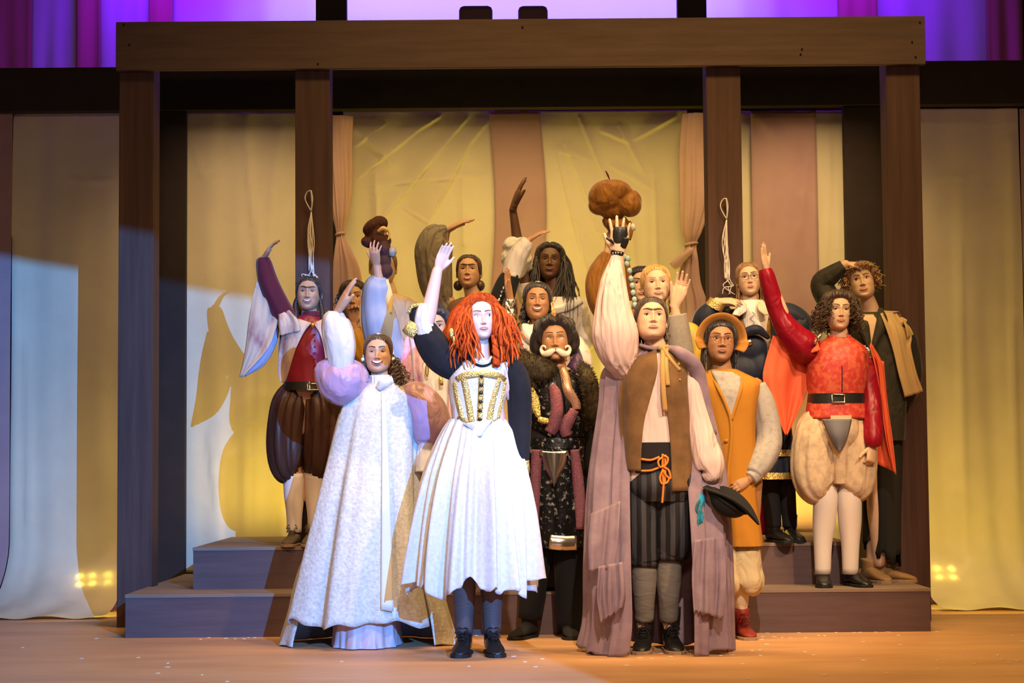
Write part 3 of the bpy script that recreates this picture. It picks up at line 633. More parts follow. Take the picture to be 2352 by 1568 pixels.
def body(c, head, neck, sh, hip, arms=(), legs=(), s=1.0, hands=(), torso_w=1.0, vox=.012):
    """one body mesh: voxel-blended trunk and legs, voxel-blended arms with hands, and the head on its neck"""
    J = c.J; neckb = J(*neck); shl, shr = J(*sh[0]), J(*sh[1]); hl, hr = J(*hip[0]), J(*hip[1]); pel = (hl+hr)/2; chest = (shl+shr)/2
    hc = head.c; k = head.k; nt = head.W(np.array([[0, .022, -.045]]))[0]
    mid = (chest*.45+pel*.55); tw = np.linalg.norm(shr-shl)/2; parts = []
    rings = []; a = np.linspace(0, 2*math.pi, 24, endpoint=False); ax = unit(shr-shl); bz = unit(np.cross(ax, unit(chest-pel)))
    for pt, rx, ry in ((pel-(chest-pel)*.10, .10*s, .08*s), (pel, .145*s, .10*s), (mid, .115*s, .088*s), (chest*.7+pel*.3, .135*s, .10*s), (chest-np.array([0, 0, .05*s]), tw*.95, .085*s), (chest+np.array([0, 0, .015]), tw*.8, .06*s), (chest*.5+neckb*.5+np.array([0, .0, .012]), tw*.42, .055*s)):
        rings.append(pt+(rx*torso_w*np.cos(a))[:, None]*ax+(ry*np.sin(a))[:, None]*bz)
    parts.append(loft(rings))
    nr = .053*k
    parts.append(limb([chest*.4+neckb*.6+np.array([0, .01, -.05]), neckb+np.array([0, .008, 0]), nt*.6+neckb*.4, nt], [nr*1.25, nr*1.1, nr, nr*1.02]))
    for lg in legs:
        q = [J(*p) for p in lg]; parts.append(limb([q[0], q[0]*.5+q[1]*.5, q[1], q[1]*.6+q[2]*.4, q[2]], [.085*s, .078*s, .058*s, .056*s, .036*s]))
    allp = [voxel(parts, vox, 4)]
    for ar, hd in zip(arms, hands):
        q = [J(*p) for p in ar]; ap = [limb([q[0], (q[0]+q[1])/2, q[1], q[1]*.65+q[2]*.35, q[2]], [.050*s, .044*s, .040*s, .038*s, .0255*s])]
        if hd: ap += hand(q[2], J(*hd['tip']), **{kk: vv for kk, vv in hd.items() if kk != 'tip'})
        allp.append(voxel(ap, .0042, 3))
    allp += head.parts
    o = mk('body', allp, head.skinm, c.root); head.finish(c.root); return o
# ---------------------------------------------------------------- people: clothes
class Trace:
    """garment surface traced by rows (py, x_left, x_right, half_depth[, dy]) in photo pixels at the person's own distance"""
    def __init__(s, c, rows, p=2.3, m=40, n=72, fold=0.0, k=8, seed=0, fprof=None, hem=0.0, hemk=9, arc=None, caps=False, grow=0.0, ztilt=0.0):
        s.c = c; s.p = p; r = [tuple(x)+(0.0,)*(5-len(x)) for x in rows]; s.rows = spl(np.array(r, float), m)
        rg = np.random.default_rng(seed); ph = rg.uniform(0, 6.28, 6)
        th = np.linspace(0, 2*math.pi, n, endpoint=False) if arc is None else np.radians(np.linspace(arc[0], arc[1], n))
        rings = []; e = 2/p
        for i, (py, xl, xr, ry, dy) in enumerate(s.rows):
            q = i/(m-1); ctr = P((xl+xr)/2, py, c.Y+dy); hx = (xr-xl)/2*mpp(c.Y+dy)+grow; ryy = ry+grow
            fa = fold*(fprof(q) if fprof else q)
            f = 1+fa*(.55*np.cos(k*th+ph[0]+1.2*q)+.35*np.cos((k*1.6//1)*th+ph[1]-1.5*q)+.22*np.cos((k*2.7//1)*th+ph[2]))
            x = hx*np.sign(np.cos(th))*np.abs(np.cos(th))**e*f; y = ryy*np.sign(np.sin(th))*np.abs(np.sin(th))**e*f
            z = np.full(n, 0.0)
            if hem and q > .7:
                j = np.interp(np.arange(n), np.linspace(0, n, hemk*6), rg.uniform(-1, 1, hemk*6)) if i == m-1 else 0
                z = z+((q-.7)/.3)**3*hem*(np.cos(5*th+ph[3])+.6*np.cos(9*th+ph[4])+.5*np.cos(17*th+ph[5])+.3*j)
            z = z+ztilt*(np.sin(th))*q
            rings.append(np.stack([ctr[0]+x, ctr[1]+y, ctr[2]+z], 1))
        s.R = np.array(rings); s.closed = arc is None
        if s.closed: s.mesh = loft(s.R, caps)
        else: s.mesh = (s.R.reshape(-1, 3), gridfaces(m, n, False))
    def at(s, px, py, off=.004):
        """point on the front of the garment seen at a pixel"""
        r = [np.interp(py, s.rows[:, 0], s.rows[:, j]) for j in range(5)]
        cx = (r[1]+r[2])/2; u = np.clip(abs(px-cx)/max(1, (r[2]-r[1])/2), 0, .985); ry = r[3]*(1-u**s.p)**(1/s.p)
        return P(px, py, s.c.Y+r[4]-ry-off)
    def band(s, pts, w, th=.004, m=None, off=.003): return ribbon([s.at(x, y, off) for x, y in pts], np.asarray(w)*s.c.m, th, m=m)
def shoe(c, pos, z, yaw, L, m, solem, root, shaft=.10, sr=.045, lace=None, name='boot', heel=.0, tongue=True):
    """laced shoe: upper lofted heel to toe, a shaft ring, a sole and crossing laces"""
    a = math.radians(yaw); R = np.array([[math.cos(a), -math.sin(a), 0], [math.sin(a), math.cos(a), 0], [0, 0, 1]]); k = L/.27
    def W(v): return np.asarray(v)*k @ R.T + np.array([pos[0], pos[1], z])
    n = 20; t = np.linspace(0, 2*math.pi, n, endpoint=False); rings = []
    for y, hw, zt in ((.068, .018, .045), (.062, .028, .075), (.045, .034, .095), (.01, .036, .10), (-.03, .036, .090), (-.07, .039, .070), (-.11, .043, .056), (-.15, .042, .046), (-.18, .034, .036), (-.197, .020, .028), (-.202, .008, .020)):
        zc = .012+heel*(y > -.05); h = (zt-zc)/2
        rings.append(np.stack([hw*np.sign(np.cos(t))*np.abs(np.cos(t))**.85, np.full(n, y), zc+h+h*np.sign(np.sin(t))*np.abs(np.sin(t))**.85], 1))
    v, f = loft(rings); parts = [(W(v), f)]
    an = np.linspace(0, 2*math.pi, 22, endpoint=False); rg_ = []
    for zz, rx, ry, yc in ((.04, .034, .045, .018), (.075, .038, .050, .012), (.10, .043, .052, .008), (.10+shaft*.5, sr*1.08, sr*1.18, .006), (.10+shaft, sr*1.14, sr*1.22, .006), (.101+shaft, sr*.9, sr*.95, .006)):
        rg_.append(np.stack([rx*np.cos(an), yc+ry*np.sin(an), np.full(22, zz)+.006*np.cos(2*an)*(zz > .09)], 1))
    tp = loft(rg_); parts.append((W(tp[0]), tp[1]))
    o = mk(name, parts, m, root)
    rings = []
    for zz in (.0, .004, .014, .017):
        g = .004 if zz < .015 else 0
        yy = np.array([.070, .062, .03, -.03, -.08, -.12, -.155, -.185, -.204]); ww = np.array([.012, .027, .036, .035, .042, .046, .044, .034, .012])+g
        rings.append(np.concatenate([np.stack([ww, yy, np.full(9, zz)], 1), np.stack([-ww[::-1], yy[::-1], np.full(9, zz)], 1)]))
    v, f = loft(rings); mk('sole', (W(v), f), solem, o, smooth=False)
    if heel: v, f = box((-.033, .0, 0), (.033, .066, heel+.012)); mk('heel', (W(v), f), solem, o, smooth=False)
    if lace:
        ls = []
        for i in range(5 if shaft > .06 else 3):
            y = -.085+.020*i; zz = .072+.012*i+(.02*(i-2) if i > 2 else 0); y = min(y, -.022); ls += [tube([(-.02, y, zz), (0, y-.014, zz+.010), (.02, y+.008, zz+.010)], .0026, 5, 8), tube([(.02, y, zz), (0, y-.014, zz+.010), (-.02, y+.008, zz+.010)], .0026, 5, 8)]
        for sx in (-1, 1): ls.append(tube([(0, -.05, .125), (sx*.022, -.068, .13), (sx*.034, -.07, .105), (sx*.012, -.062, .115), (sx*.03, -.09, .085)], .0026, 5, 16))
        mk('laces', [(W(v), f) for v, f in ls], lace, o)
    return o
def sleeve(c, pts, rad, m, root, fold=.05, k=9, name='sleeve', n=28, seg=34, fprof=None, ph=0.0, flat=1.0, caps=True):
    """sleeve along pixel points (px,py,dy) with pixel radii"""
    return mk(name, tube([c.J(*p) for p in pts], np.asarray(rad, float)*c.m, n, seg, caps=caps, fold=fold, k=k, ph=ph, fprof=fprof, flat=flat), m, root)
def buttons(tr, pts, r, m, root, name='button'):
    for x, y in pts: mk(name, blob(tr.at(x, y, .004), (r, r*.6, r), 10, 6), m, root)

def patch(tr, left, right, off=.006, nu=14, nv=24, bulge=0.0):
    """cloth piece lying on a garment between two pixel edges"""
    a, b = spl(np.array(left, float), nv), spl(np.array(right, float), nv); V = []
    for i in range(nv):
        for j in range(nu):
            t = j/(nu-1); q = a[i]*(1-t)+b[i]*t; V.append(tr.at(q[0], q[1], off+bulge*math.sin(math.pi*t)))
    return np.array(V), [q[::-1] for q in gridfaces(nv, nu, False)]
def sheet(c, left, right, nu=16, nv=30, wave=.015, k=2.0, seed=0, edge=0.0):
    """free hanging cloth between two edges given as (px,py,dy), with folds"""
    rg = np.random.default_rng(seed); L = spl(np.array([tuple(p)+(0.0,)*(3-len(p)) for p in left], float), nv); R_ = spl(np.array([tuple(p)+(0.0,)*(3-len(p)) for p in right], float), nv); V = []; ph = rg.uniform(0, 6, 2)
    for i in range(nv):
        for j in range(nu):
            t = j/(nu-1); q = L[i]*(1-t)+R_[i]*t; e = edge*rg.uniform(-1, 1) if i == nv-1 else 0
            V.append(P(q[0], q[1]+e, c.Y+q[2]+wave*(math.sin(k*6.28*t+ph[0]+i*.08)+.5*math.sin(k*2.3*6.28*t+ph[1]))))
    return np.array(V), [q[::-1] for q in gridfaces(nv, nu, False)]
def fur(pts, rad, n, ln, seed=0, thick=.0014):
    """fur: a core tube plus many short tapering hairs"""
    rg = np.random.default_rng(seed); p = spl(np.hstack([np.asarray(pts, float), np.asarray(rad, float)[:, None]]), 60); out = [tube(p[:, :3], p[:, 3]*.86, 12)]
    for _ in range(n):
        i = rg.integers(0, 60); d = unit(rg.normal(size=3)); t = unit(p[min(59, i+1), :3]-p[max(0, i-1), :3]); d = unit(d-t*np.dot(d, t)*.7)
        a = p[i, :3]+d*p[i, 3]*.8; l = ln*rg.uniform(.5, 1.3); e = unit(d+rg.normal(size=3)*.45-np.array([0, 0, .35])); b = a+unit(d+e)*l*.55; g = b+e*l*.5
        out.append(tube([a, b, g], [thick, thick*.8, .0003], 3, caps=False))
    return out
def robe(c, rows, m, name='robe', fold=.06, k=9, seed=0, **kw):
    tr = Trace(c, rows, fold=fold, k=k, seed=seed, **kw); mk(name, tr.mesh, m, c.root); return tr
# ---------------------------------------------------------------- shared costume materials
BLKV = mat('black_velvet', (0.005, 0.005, 0.007), 0.9, sheen=0.06, col2=(0.010, 0.010, 0.013), scale=6, wr=.5)
GOLD = mat('gold_braid', (0.62, 0.40, 0.09), 0.35, 0.75, col2=(0.80, 0.60, 0.22), pat='voronoi', scale=160, bump=0.9, lo=0.1, hi=0.6)
GOLDP = mat('gold_metal', (0.75, 0.52, 0.18), 0.3, 0.9)
WHITEB = mat('white_brocade', (0.53, 0.51, 0.52), 0.75, col2=(0.62, 0.60, 0.60), scale=55, bump=0.5, bdist=0.004, wr=.35)
WHITEC = mat('white_cotton', (0.58, 0.55, 0.55), 0.85, bump=0.15, bscale=60, wr=.7, wrs=(16, 16, 7))
BLEA = mat('black_leather', (0.015, 0.014, 0.014), 0.32, coat=0.15, bump=0.2, bscale=120)
BSOLE = mat('black_rubber', (0.012, 0.012, 0.012), 0.6)
BLACKC = mat('black_cloth', (0.014, 0.012, 0.014), 0.9)
FISH = mat('fishnet_black', (0.03, 0.022, 0.026), 0.6, col2=(0.16, 0.11, 0.10), pat='checker', scale=240)
SK_PALE = skin('skin_pale', (0.62, 0.43, 0.35)); SK_FAIR = skin('skin_fair', (0.57, 0.37, 0.25)); SK_TAN = skin('skin_tan', (0.46, 0.26, 0.16))
SK_BRN = skin('skin_brown', (0.34, 0.17, 0.085)); SK_DK = skin('skin_dark', (0.115, 0.052, 0.030))
LIP_P = mat('lip_pink', (0.50, 0.20, 0.19), 0.4); LIP_R = mat('lip_rose', (0.42, 0.15, 0.13), 0.4); LIP_B = mat('lip_brown', (0.26, 0.10, 0.075), 0.4); LIP_D = mat('lip_dark', (0.10, 0.035, 0.03), 0.4)
def hairm(name, c, c2): return mat(name, c, 0.42, col2=c2, scale=60, stretch=(1, 1, .25), spec=0.5, sheen=0.15)
H_RED = mat('hair_ginger', (0.30, 0.028, 0.004), 0.7, col2=(0.52, 0.085, 0.008), scale=60, stretch=(1, 1, .25), spec=0.15); H_BLK = hairm('hair_black', (0.012, 0.009, 0.009), (0.03, 0.02, 0.018)); H_DBR = hairm('hair_dark_brown', (0.035, 0.018, 0.012), (0.075, 0.04, 0.022))
H_BLD = hairm('hair_blond', (0.42, 0.22, 0.06), (0.60, 0.36, 0.12)); H_LBR = hairm('hair_light_brown', (0.20, 0.105, 0.045), (0.32, 0.18, 0.08)); H_BRO = hairm('hair_brown', (0.085, 0.045, 0.022), (0.16, 0.09, 0.04))
# ================================================================ red-haired woman in white corset dress
c = Ctx(-1.0, 0.0, 'red-haired person in white corset dress with gold trim and black velvet sleeves', 1098)
f = Face(jaw=.93, smile=.12, eye=.78, gaze=(.55, .05), brow=.8, mouthw=.92, nosew=.9)
h = Head(c, 1102, 735, 99, f, SK_PALE, LIP_P, H_BRO, yaw=13, pitch=4, roll=-3, iris=IRIS_G)
body(c, h, (1102, 815), ((1050, 842), (1158, 842)), ((1070, 1010), (1130, 1010)),
     arms=(((1048, 846), (974, 768, -.05), (1004, 623, -.04)), ((1160, 846), (1196, 950, .02), (1198, 1058, -.02))),
     hands=(dict(tip=(1030, 552, -.05), normal=(.55, -.8, 0), thumb=1, curl=7, spread=2, thumb_ang=30), dict(tip=(1200, 1120, 0), normal=(-1, 0, 0), thumb=1, curl=20)),
     legs=(((1075, 1020), (1068, 1220), (1066, 1450, .02)), ((1127, 1020), (1128, 1220), (1130, 1440, .02))))
R = c.root
# hair
lk = [h.cap(.020, ridges=90, amp=.0013, front=.092, side=-.02, seed=3, part=.012, puff=.016)]
for pts, rd in (([(1078, 702, .0), (1056, 735, -.02), (1046, 780, -.02), (1050, 826, -.03)], [14, 24, 26, 12]), ([(1078, 700, .08), (1058, 740, .08), (1052, 800, .06), (1062, 840, .03)], [18, 30, 28, 14]), ([(1126, 702, .0), (1146, 738, -.02), (1154, 785, -.02), (1152, 822, -.03)], [14, 22, 24, 12]), ([(1124, 700, .08), (1142, 745, .08), (1152, 800, .06), (1142, 836, .03)], [18, 28, 26, 12])):
    lk.append(tube([c.J(*p) for p in pts], np.array(rd)*c.m, 36, 30, fold=.10, k=9, round_ends=True))
rg = np.random.default_rng(5); roots = [(rg.choice([-1, 1])*rg.uniform(50, 178), rg.uniform(.02, .095)) for _ in range(330)]
lk += h.locks(roots, .27, .0085, .008, 1.9, spread=.085, outw=.075, seed=8, seg=22, nside=6, flat=.32)
roots = [(s_*rg.uniform(44, 88), rg.uniform(.06, .095)) for s_ in (-1, 1) for _ in range(110)]
lk += h.locks(roots, .25, .0075, .009, 1.9, spread=.06, outw=.058, seed=9, seg=22, nside=6, flat=.32)
lk += [h.curls([(sx*.05, -.075, -.10), (sx*.052, -.10, -.16), (sx*.05, -.11, -.225), (sx*.046, -.11, -.265)], .010, .013, 3.0, seed=j_) for sx in (1,) for j_ in range(4)]
mk('hair', lk, H_RED, R)
for q in ((.065, .01, -.2), (-.06, -.03, -.21)): pass
mk('hair_ornament', [blob(c.J(1037, 765, -.14), (.012, .008, .022), 10, 8, noise=.2), blob(c.J(1043, 782, -.14), (.008, .006, .02), 10, 8, noise=.2)], GOLD, R)
# legs, boots
for x, yw in ((1066, -6), (1130, 8)):
    mk('stocking', tube([c.J(x+1, 1250, .01), c.J(x, 1340, .01), c.J(x, 1400, .02), c.J(x, 1455, .02)], np.array([28, 27.5, 23, 20])*c.m, 18, 14), FISH, R)
    shoe(c, c.J(x, 1440, .03), 0.0, yw, .265, BLEA, BSOLE, R, shaft=.10, sr=.044, lace=BLACKC)
# skirt
sk = Trace(c, [(962, 1034, 1158, .105), (985, 1020, 1172, .125), (1030, 1000, 1190, .16), (1100, 977, 1202, .20), (1200, 957, 1214, .23), (1290, 944, 1222, .25), (1345, 938, 1226, .26)], p=2.0, m=60, n=260, fold=.20, k=12, seed=12, fprof=lambda q: .25+.75*min(1, q*1.6), hem=.030, hemk=24)
mk('skirt', sk.mesh, WHITEB, R, solid=.004)
# bodice
bd = Trace(c, [(828, 1064, 1142, .074), (834, 1050, 1154, .085), (846, 1040, 1164, .098), (868, 1032, 1164, .115, -.005), (900, 1031, 1161, .112), (940, 1036, 1156, .108), (966, 1038, 1154, .110)], m=36, n=80)
mk('blouse', bd.mesh, WHITEC, R)
cs = Trace(c, [(852, 1040, 1160, .118, -.004), (868, 1034, 1162, .125, -.006), (900, 1034, 1159, .120), (940, 1039, 1153, .114), (962, 1042, 1150, .114), (976, 1058, 1140, .118)], m=30, n=80)
co = mk('corset', cs.mesh, WHITEB, R)
tip = ribbon([cs.at(1098, 968, .004), cs.at(1100, 985, .012), P(1101, 1002, c.Y-.135)], np.array([70, 34, 10])*c.m, .008, m=10); mk('corset_point', tip, WHITEB, co)
for pts, w_ in (([(1050, 872), (1064, 864), (1085, 860), (1106, 858), (1128, 860), (1146, 864), (1158, 874)], 16), ([(1047, 876), (1053, 915), (1064, 962)], 13), ([(1066, 868), (1075, 915), (1084, 970)], 14),
                ([(1146, 868), (1133, 915), (1123, 968)], 14), ([(1158, 876), (1151, 915), (1142, 960)], 12), ([(1052, 958), (1075, 968), (1100, 980), (1122, 970), (1146, 956)], 9)):
    mk('gold_trim', cs.band(pts, w_, .005, m=20, off=.002), GOLD, co)
mk('button_placket', cs.band([(1106, 862), (1104, 920), (1101, 985)], 12, .005, m=16, off=.006), GOLD, co)
for i, yy in enumerate((864, 884, 902, 922, 943, 963)): mk('button', blob(cs.at(1106-.04*(yy-864), yy, .012), (.010, .006, .009), 12, 8), BLEA, co)
mk('neckline_trim', tube([bd.at(1074, 812, .010), bd.at(1080, 826, .008), bd.at(1093, 836, .008), bd.at(1108, 840, .008), bd.at(1124, 836, .008), bd.at(1132, 826, .008), bd.at(1137, 812, .010)], .006, 8, 24), BLKV, R)
mk('neck_ruffle', tube([bd.at(1078, 808, .006), bd.at(1085, 820, .003), bd.at(1096, 829, .003), bd.at(1108, 832, .003), bd.at(1121, 829, .003), bd.at(1130, 818, .004)], .006, 8, 40, fold=.4, k=3), WHITEC, R)
# arms: white inner sleeve and black velvet sleeves with gold cuffs
sleeve(c, [(978, 700, -.045), (972, 735, -.05), (982, 770, -.05), (1000, 800, -.03)], [17, 20, 22, 22], WHITEC, R, .05, name='white_sleeve')
o = sleeve(c, [(950, 706, -.02), (966, 738, -.02), (990, 785, -.03), (1018, 820, -.02), (1050, 842, 0), (1066, 846, .01)], [13, 24, 36, 40, 34, 22], BLKV, R, .04, name='velvet_sleeve')
mk('gold_cuff', ribbon([c.J(934, 748, -.06), c.J(944, 756, -.07), c.J(957, 764, -.07)], np.array([30, 34, 32])*c.m, .008, m=8), GOLD, o)
mk('gold_cuff', ribbon([c.J(938, 720, -.05), c.J(944, 706, -.055), c.J(956, 701, -.06), c.J(970, 700, -.065)], np.array([8, 8, 8, 8])*c.m, .008, m=10), GOLD, o)
o = sleeve(c, [(1150, 838, .01), (1176, 850, .01), (1192, 900, .01), (1194, 960, .01), (1196, 1020, -.01), (1198, 1066, -.02)], [20, 30, 29, 27, 22, 16], BLKV, R, .04, name='velvet_sleeve')
mk('gold_cuff', tube([c.J(1206, 1058, -.03), c.J(1208, 1080, -.03), c.J(1205, 1104, -.03)], np.array([10, 9, 5])*c.m, 14, 8, fold=.15, k=7), GOLD, o)
# ================================================================ shared
CREAMBR = mat('cream_silver_brocade', (0.46, 0.425, 0.365), 0.6, col2=(0.62, 0.60, 0.56), scale=60, bump=0.7, bdist=0.007, lo=.3, hi=.65, wr=.45, detail=5)
CREAMPL = mat('cream_satin', (0.60, 0.56, 0.50), 0.5)
PINKSAT = mat('pink_organza', (0.44, 0.27, 0.40), 0.35, sheen=0.3, wr=.9, wrs=(14, 14, 7))
PALEPINK = mat('pale_pink_satin', (0.60, 0.45, 0.50), 0.4, wr=.7, wrs=(14, 14, 4))
PEARL = mat('pearl_white', (0.8, 0.78, 0.74), 0.25, coat=0.4)
# ================================================================ person in the long cream gown
c = Ctx(-.45, 0.0, 'smiling person in long cream brocade gown with pink puffed sleeves', 860); R = c.root
f = Face(jaw=1.07, smile=.95, open=1.0, eye=.30, brow=.85, mouthw=1.15, nosew=1.1)
h = Head(c, 869, 814, 90, f, SK_TAN, LIP_R, H_BLK, yaw=-1, pitch=3, roll=0)
body(c, h, (874, 880), ((832, 902), (922, 905)), ((845, 1060), (900, 1060)),
     arms=(((834, 900), (768, 858, -.08), (773, 722, -.06)), ((922, 905, .02), (985, 985, .0), (986, 1068, -.06))),
     hands=(dict(tip=(812, 633, -.08), normal=(.75, .3, -.5), thumb=-1, curl=5, spread=1, thumb_ang=18), None),
     legs=(((850, 1070), (848, 1250), (846, 1440)), ((895, 1070), (897, 1250), (898, 1440))), s=.9)
rg = np.random.default_rng(2)
lk = [h.cap(.008, ridges=110, amp=.0008, front=.082, side=-.015, back=-.09, part=.001)]
lk += h.locks([(s_*rg.uniform(85, 140), rg.uniform(-.05, .0)) for s_ in (1,) for _ in range(110)], .20, .0042, .017, 4.0, spread=.09, outw=.035, seed=4, seg=30, nside=5)
lk += h.locks([(-rg.uniform(75, 140), rg.uniform(-.06, -.02)) for _ in range(70)], .15, .0042, .012, 3.5, spread=.04, outw=.01, seed=5, seg=28, nside=5)
mk('hair', lk, H_DBR, R)
a = np.linspace(-.25, math.pi+.25, 40); pts = np.stack([.088*np.cos(a), np.full(40, .006), -.012+.134*np.sin(a)], 1)
o = mk('headband', h.Wt(tube(pts, .0055, 8)), PEARL, R)
for q in list(pts[::2]): mk('pearl', h.Wt(blob(q+np.array([0, -.005, 0]), .0068, 8, 6)), PEARL, o)
for sx in (-1, 1): mk('pearl', h.Wt(blob((sx*.091, -.01, -.03), .012, 10, 8, noise=.15)), PEARL, o)
mk('earring', [h.Wt(blob((-.082, .0, -.062), .006, 8, 6))], PEARL, R)
tr = Trace(c, [(866, 854, 898, .050), (880, 846, 906, .062), (894, 822, 936, .088), (912, 795, 954, .11), (960, 776, 962, .14), (1050, 754, 966, .19), (1150, 730, 972, .24), (1250, 706, 984, .27), (1350, 682, 1002, .30), (1424, 664, 1020, .32)], p=2.1, m=70, n=240, fold=.12, k=7, seed=21, fprof=lambda q: min(1, max(0, q-.12)*1.5), hem=.014)
gw = mk('gown', tr.mesh, CREAMBR, R, solid=.004)
mk('front_placket', patch(tr, [(876, 900), (877, 1100), (875, 1400)], [(884, 900), (895, 1100), (904, 1404)], .012, 6, 40), CREAMPL, gw, solid=.003)
tn = Trace(c, [(1150, 760, 960, .20, .05), (1300, 690, 1000, .27, .05), (1400, 664, 1030, .31, .05), (1455, 648, 1044, .33, .06), (1474, 644, 1048, .34, .06)], p=2.0, m=40, n=160, fold=.07, k=8, seed=8, arc=(-38, 218), hem=.01)
tn.mesh[0][:, 2] = np.maximum(tn.mesh[0][:, 2], .004); mk('train', tn.mesh, CREAMBR, R, solid=.004)
us = Trace(c, [(1300, 776, 915, .24), (1400, 770, 916, .27), (1450, 768, 918, .275), (1482, 764, 922, .285)], m=30, n=140, fold=.07, k=10, seed=5)
us.mesh[0][:, 2] = np.maximum(us.mesh[0][:, 2], .004); mk('underskirt', us.mesh, PALEPINK, R)
cl = Trace(c, [(862, 850, 902, .056, -.004), (876, 850, 906, .060, -.004), (892, 846, 912, .066)], m=10, n=90, fold=.08, k=14, seed=2, fprof=lambda q: 1)
mk('collar', cl.mesh, WHITEC, R, solid=.004)
mk('collar_frill', ribbon([c.J(868, 894, -.10), c.J(884, 878, -.115), c.J(902, 872, -.10)], np.array([14, 24, 16])*c.m, .006, m=10), WHITEC, R)
sleeve(c, [(772, 716, -.06), (770, 735, -.06), (776, 765, -.07), (782, 800, -.08), (784, 840, -.09), (786, 868, -.09)], [17, 30, 36, 35, 27, 20], WHITEC, R, .07, 8, 'white_sleeve', ph=1.0)
sleeve(c, [(748, 826, -.06), (758, 846, -.05), (782, 872, -.05), (806, 880, -.02), (830, 890, 0), (848, 896, 0)], [22, 40, 54, 52, 40, 20], PINKSAT, R, .08, 9, 'puff_sleeve', ph=2.0)
sleeve(c, [(925, 898, .0), (952, 908, -.02), (978, 940, -.03), (990, 980, -.04), (988, 1015, -.05), (986, 1030, -.06)], [16, 34, 44, 46, 36, 22], PINKSAT, R, .07, 8, 'puff_sleeve', ph=.5)
sleeve(c, [(986, 1022, -.06), (984, 1045, -.07), (982, 1085, -.08)], [24, 26, 27], WHITEC, R, .1, 8, 'white_cuff')
# ================================================================ person with the white handlebar moustache
FURM = mat('black_brown_fur', (0.018, 0.014, 0.010), 0.8, col2=(0.07, 0.05, 0.025), scale=25)
SILVBR = mat('black_silver_brocade', (0.008, 0.008, 0.009), 0.35, 0.4, col2=(0.36, 0.34, 0.31), scale=46, bump=0.6, lo=.57, hi=.68, wr=.5)
JEWEL = mat('jewelled_purple_braid', (0.05, 0.018, 0.045), 0.4, 0.3, col2=(0.27, 0.13, 0.15), pat='voronoi', scale=300, bump=0.6, lo=.2, hi=.6, col3=(0.40, 0.02, 0.08))
COPPER = mat('copper_lattice_braid', (0.22, 0.07, 0.06), 0.35, 0.5, col2=(0.62, 0.40, 0.26), pat='checker', scale=230, bump=0.8)
SILVER = mat('silver_lame', (0.62, 0.58, 0.52), 0.22, 0.95, bump=0.25, bscale=18)
WHAIR = mat('white_moustache_hair', (0.80, 0.70, 0.58), 0.7, col2=(0.70, 0.58, 0.45), scale=80)
c = Ctx(-.15, 0.0, 'person with white handlebar moustache, black fur collar and jewelled braid jacket', 1265); R = c.root
f = Face(jaw=.95, smile=-.15, eye=.85, gaze=(.12, .38), brow=.6, mouthw=.62, nosew=1.15, browz=.004, lipf=1.25)
h = Head(c, 1274, 785, 98, f, SK_BRN, LIP_B, H_BLK, yaw=0, pitch=4, roll=-2)
body(c, h, (1278, 850), ((1222, 885), (1336, 885)), ((1248, 1040), (1306, 1040)), arms=(((1222, 890), (1205, 985, .05), (1215, 1080, .05)), ((1338, 890), (1360, 985, .05), (1350, 1080, .05))), hands=(None, None),
     legs=(((1250, 1050), (1235, 1240), (1218, 1410, -.0)), ((1303, 1050), (1308, 1240), (1310, 1415, .0))), s=.95)
lk = [h.cap(.030, ridges=16, amp=.006, front=.082, side=-.03, back=-.08, seed=1, puff=.012, part=.004)]
for sx in (-1, 1):
    for j in range(6): lk.append(h.Wt(tube([(sx*.055, -.055+.02*j, .075-.004*j), (sx*.096, -.040+.02*j, .045), (sx*.112, -.02+.02*j, .0), (sx*.104, -.01+.018*j, -.045), (sx*.085, .01+.015*j, -.07)], [.012, .024, .026, .022, .010], 10, 22)))
mk('hair', lk, H_BLK, R)
ms = []
for sx in (-1, 1):
    q = [(1276+sx*1, 804), (1276+sx*8, 806), (1276+sx*17, 812), (1276+sx*27, 812), (1276+sx*33, 803), (1276+sx*30, 795), (1276+sx*24, 796), (1276+sx*23, 800)]
    ms.append(tube([c.J(x, y, -.088*h.k+.00004*(x-1276)**2-.012) for x, y in q], np.array([3, 6.5, 8, 6.5, 4, 3, 2.2, 1.2])*c.m, 10, 30, flat=.7))
mk('moustache', ms, WHAIR, R)
sh_ = Trace(c, [(846, 1258, 1298, .058), (860, 1240, 1318, .085), (882, 1212, 1344, .115), (930, 1210, 1348, .125), (985, 1214, 1344, .12), (1030, 1216, 1342, .12)], m=30); mk('black_shirt', sh_.mesh, BLACKC, R)
jl = mk('jacket', [patch(sh_, [(1262, 852), (1215, 880), (1207, 940), (1207, 972)], [(1276, 856), (1283, 920), (1285, 960), (1266, 1004)], .014, 16, 30), patch(sh_, [(1290, 856), (1296, 920), (1298, 960), (1296, 1006)], [(1310, 856), (1344, 884), (1350, 950), (1346, 1000)], .014, 16, 30)], SILVBR, R, solid=.006)
bk = Trace(c, [(850, 1250, 1308, .07), (884, 1210, 1347, .13), (930, 1207, 1350, .14), (990, 1210, 1347, .135)], m=20, arc=(-15, 195)); mk('jacket_back', bk.mesh, SILVBR, jl, solid=.005)
mk('jewelled_braid', sh_.band([(1266, 884), (1276, 905), (1279, 945), (1272, 975), (1262, 994)], [16, 26, 28, 30, 26], .006, m=24, off=.020), JEWEL, jl)
mk('jewelled_braid', sh_.band([(1290, 842), (1298, 865), (1304, 895), (1320, 925), (1322, 940)], [16, 20, 22, 24, 24], .006, m=24, off=.020), COPPER, jl)
mk('jewelled_braid', sh_.band([(1318, 940), (1306, 965), (1298, 985), (1302, 1002)], [24, 28, 26, 22], .006, m=18, off=.020), JEWEL, jl)
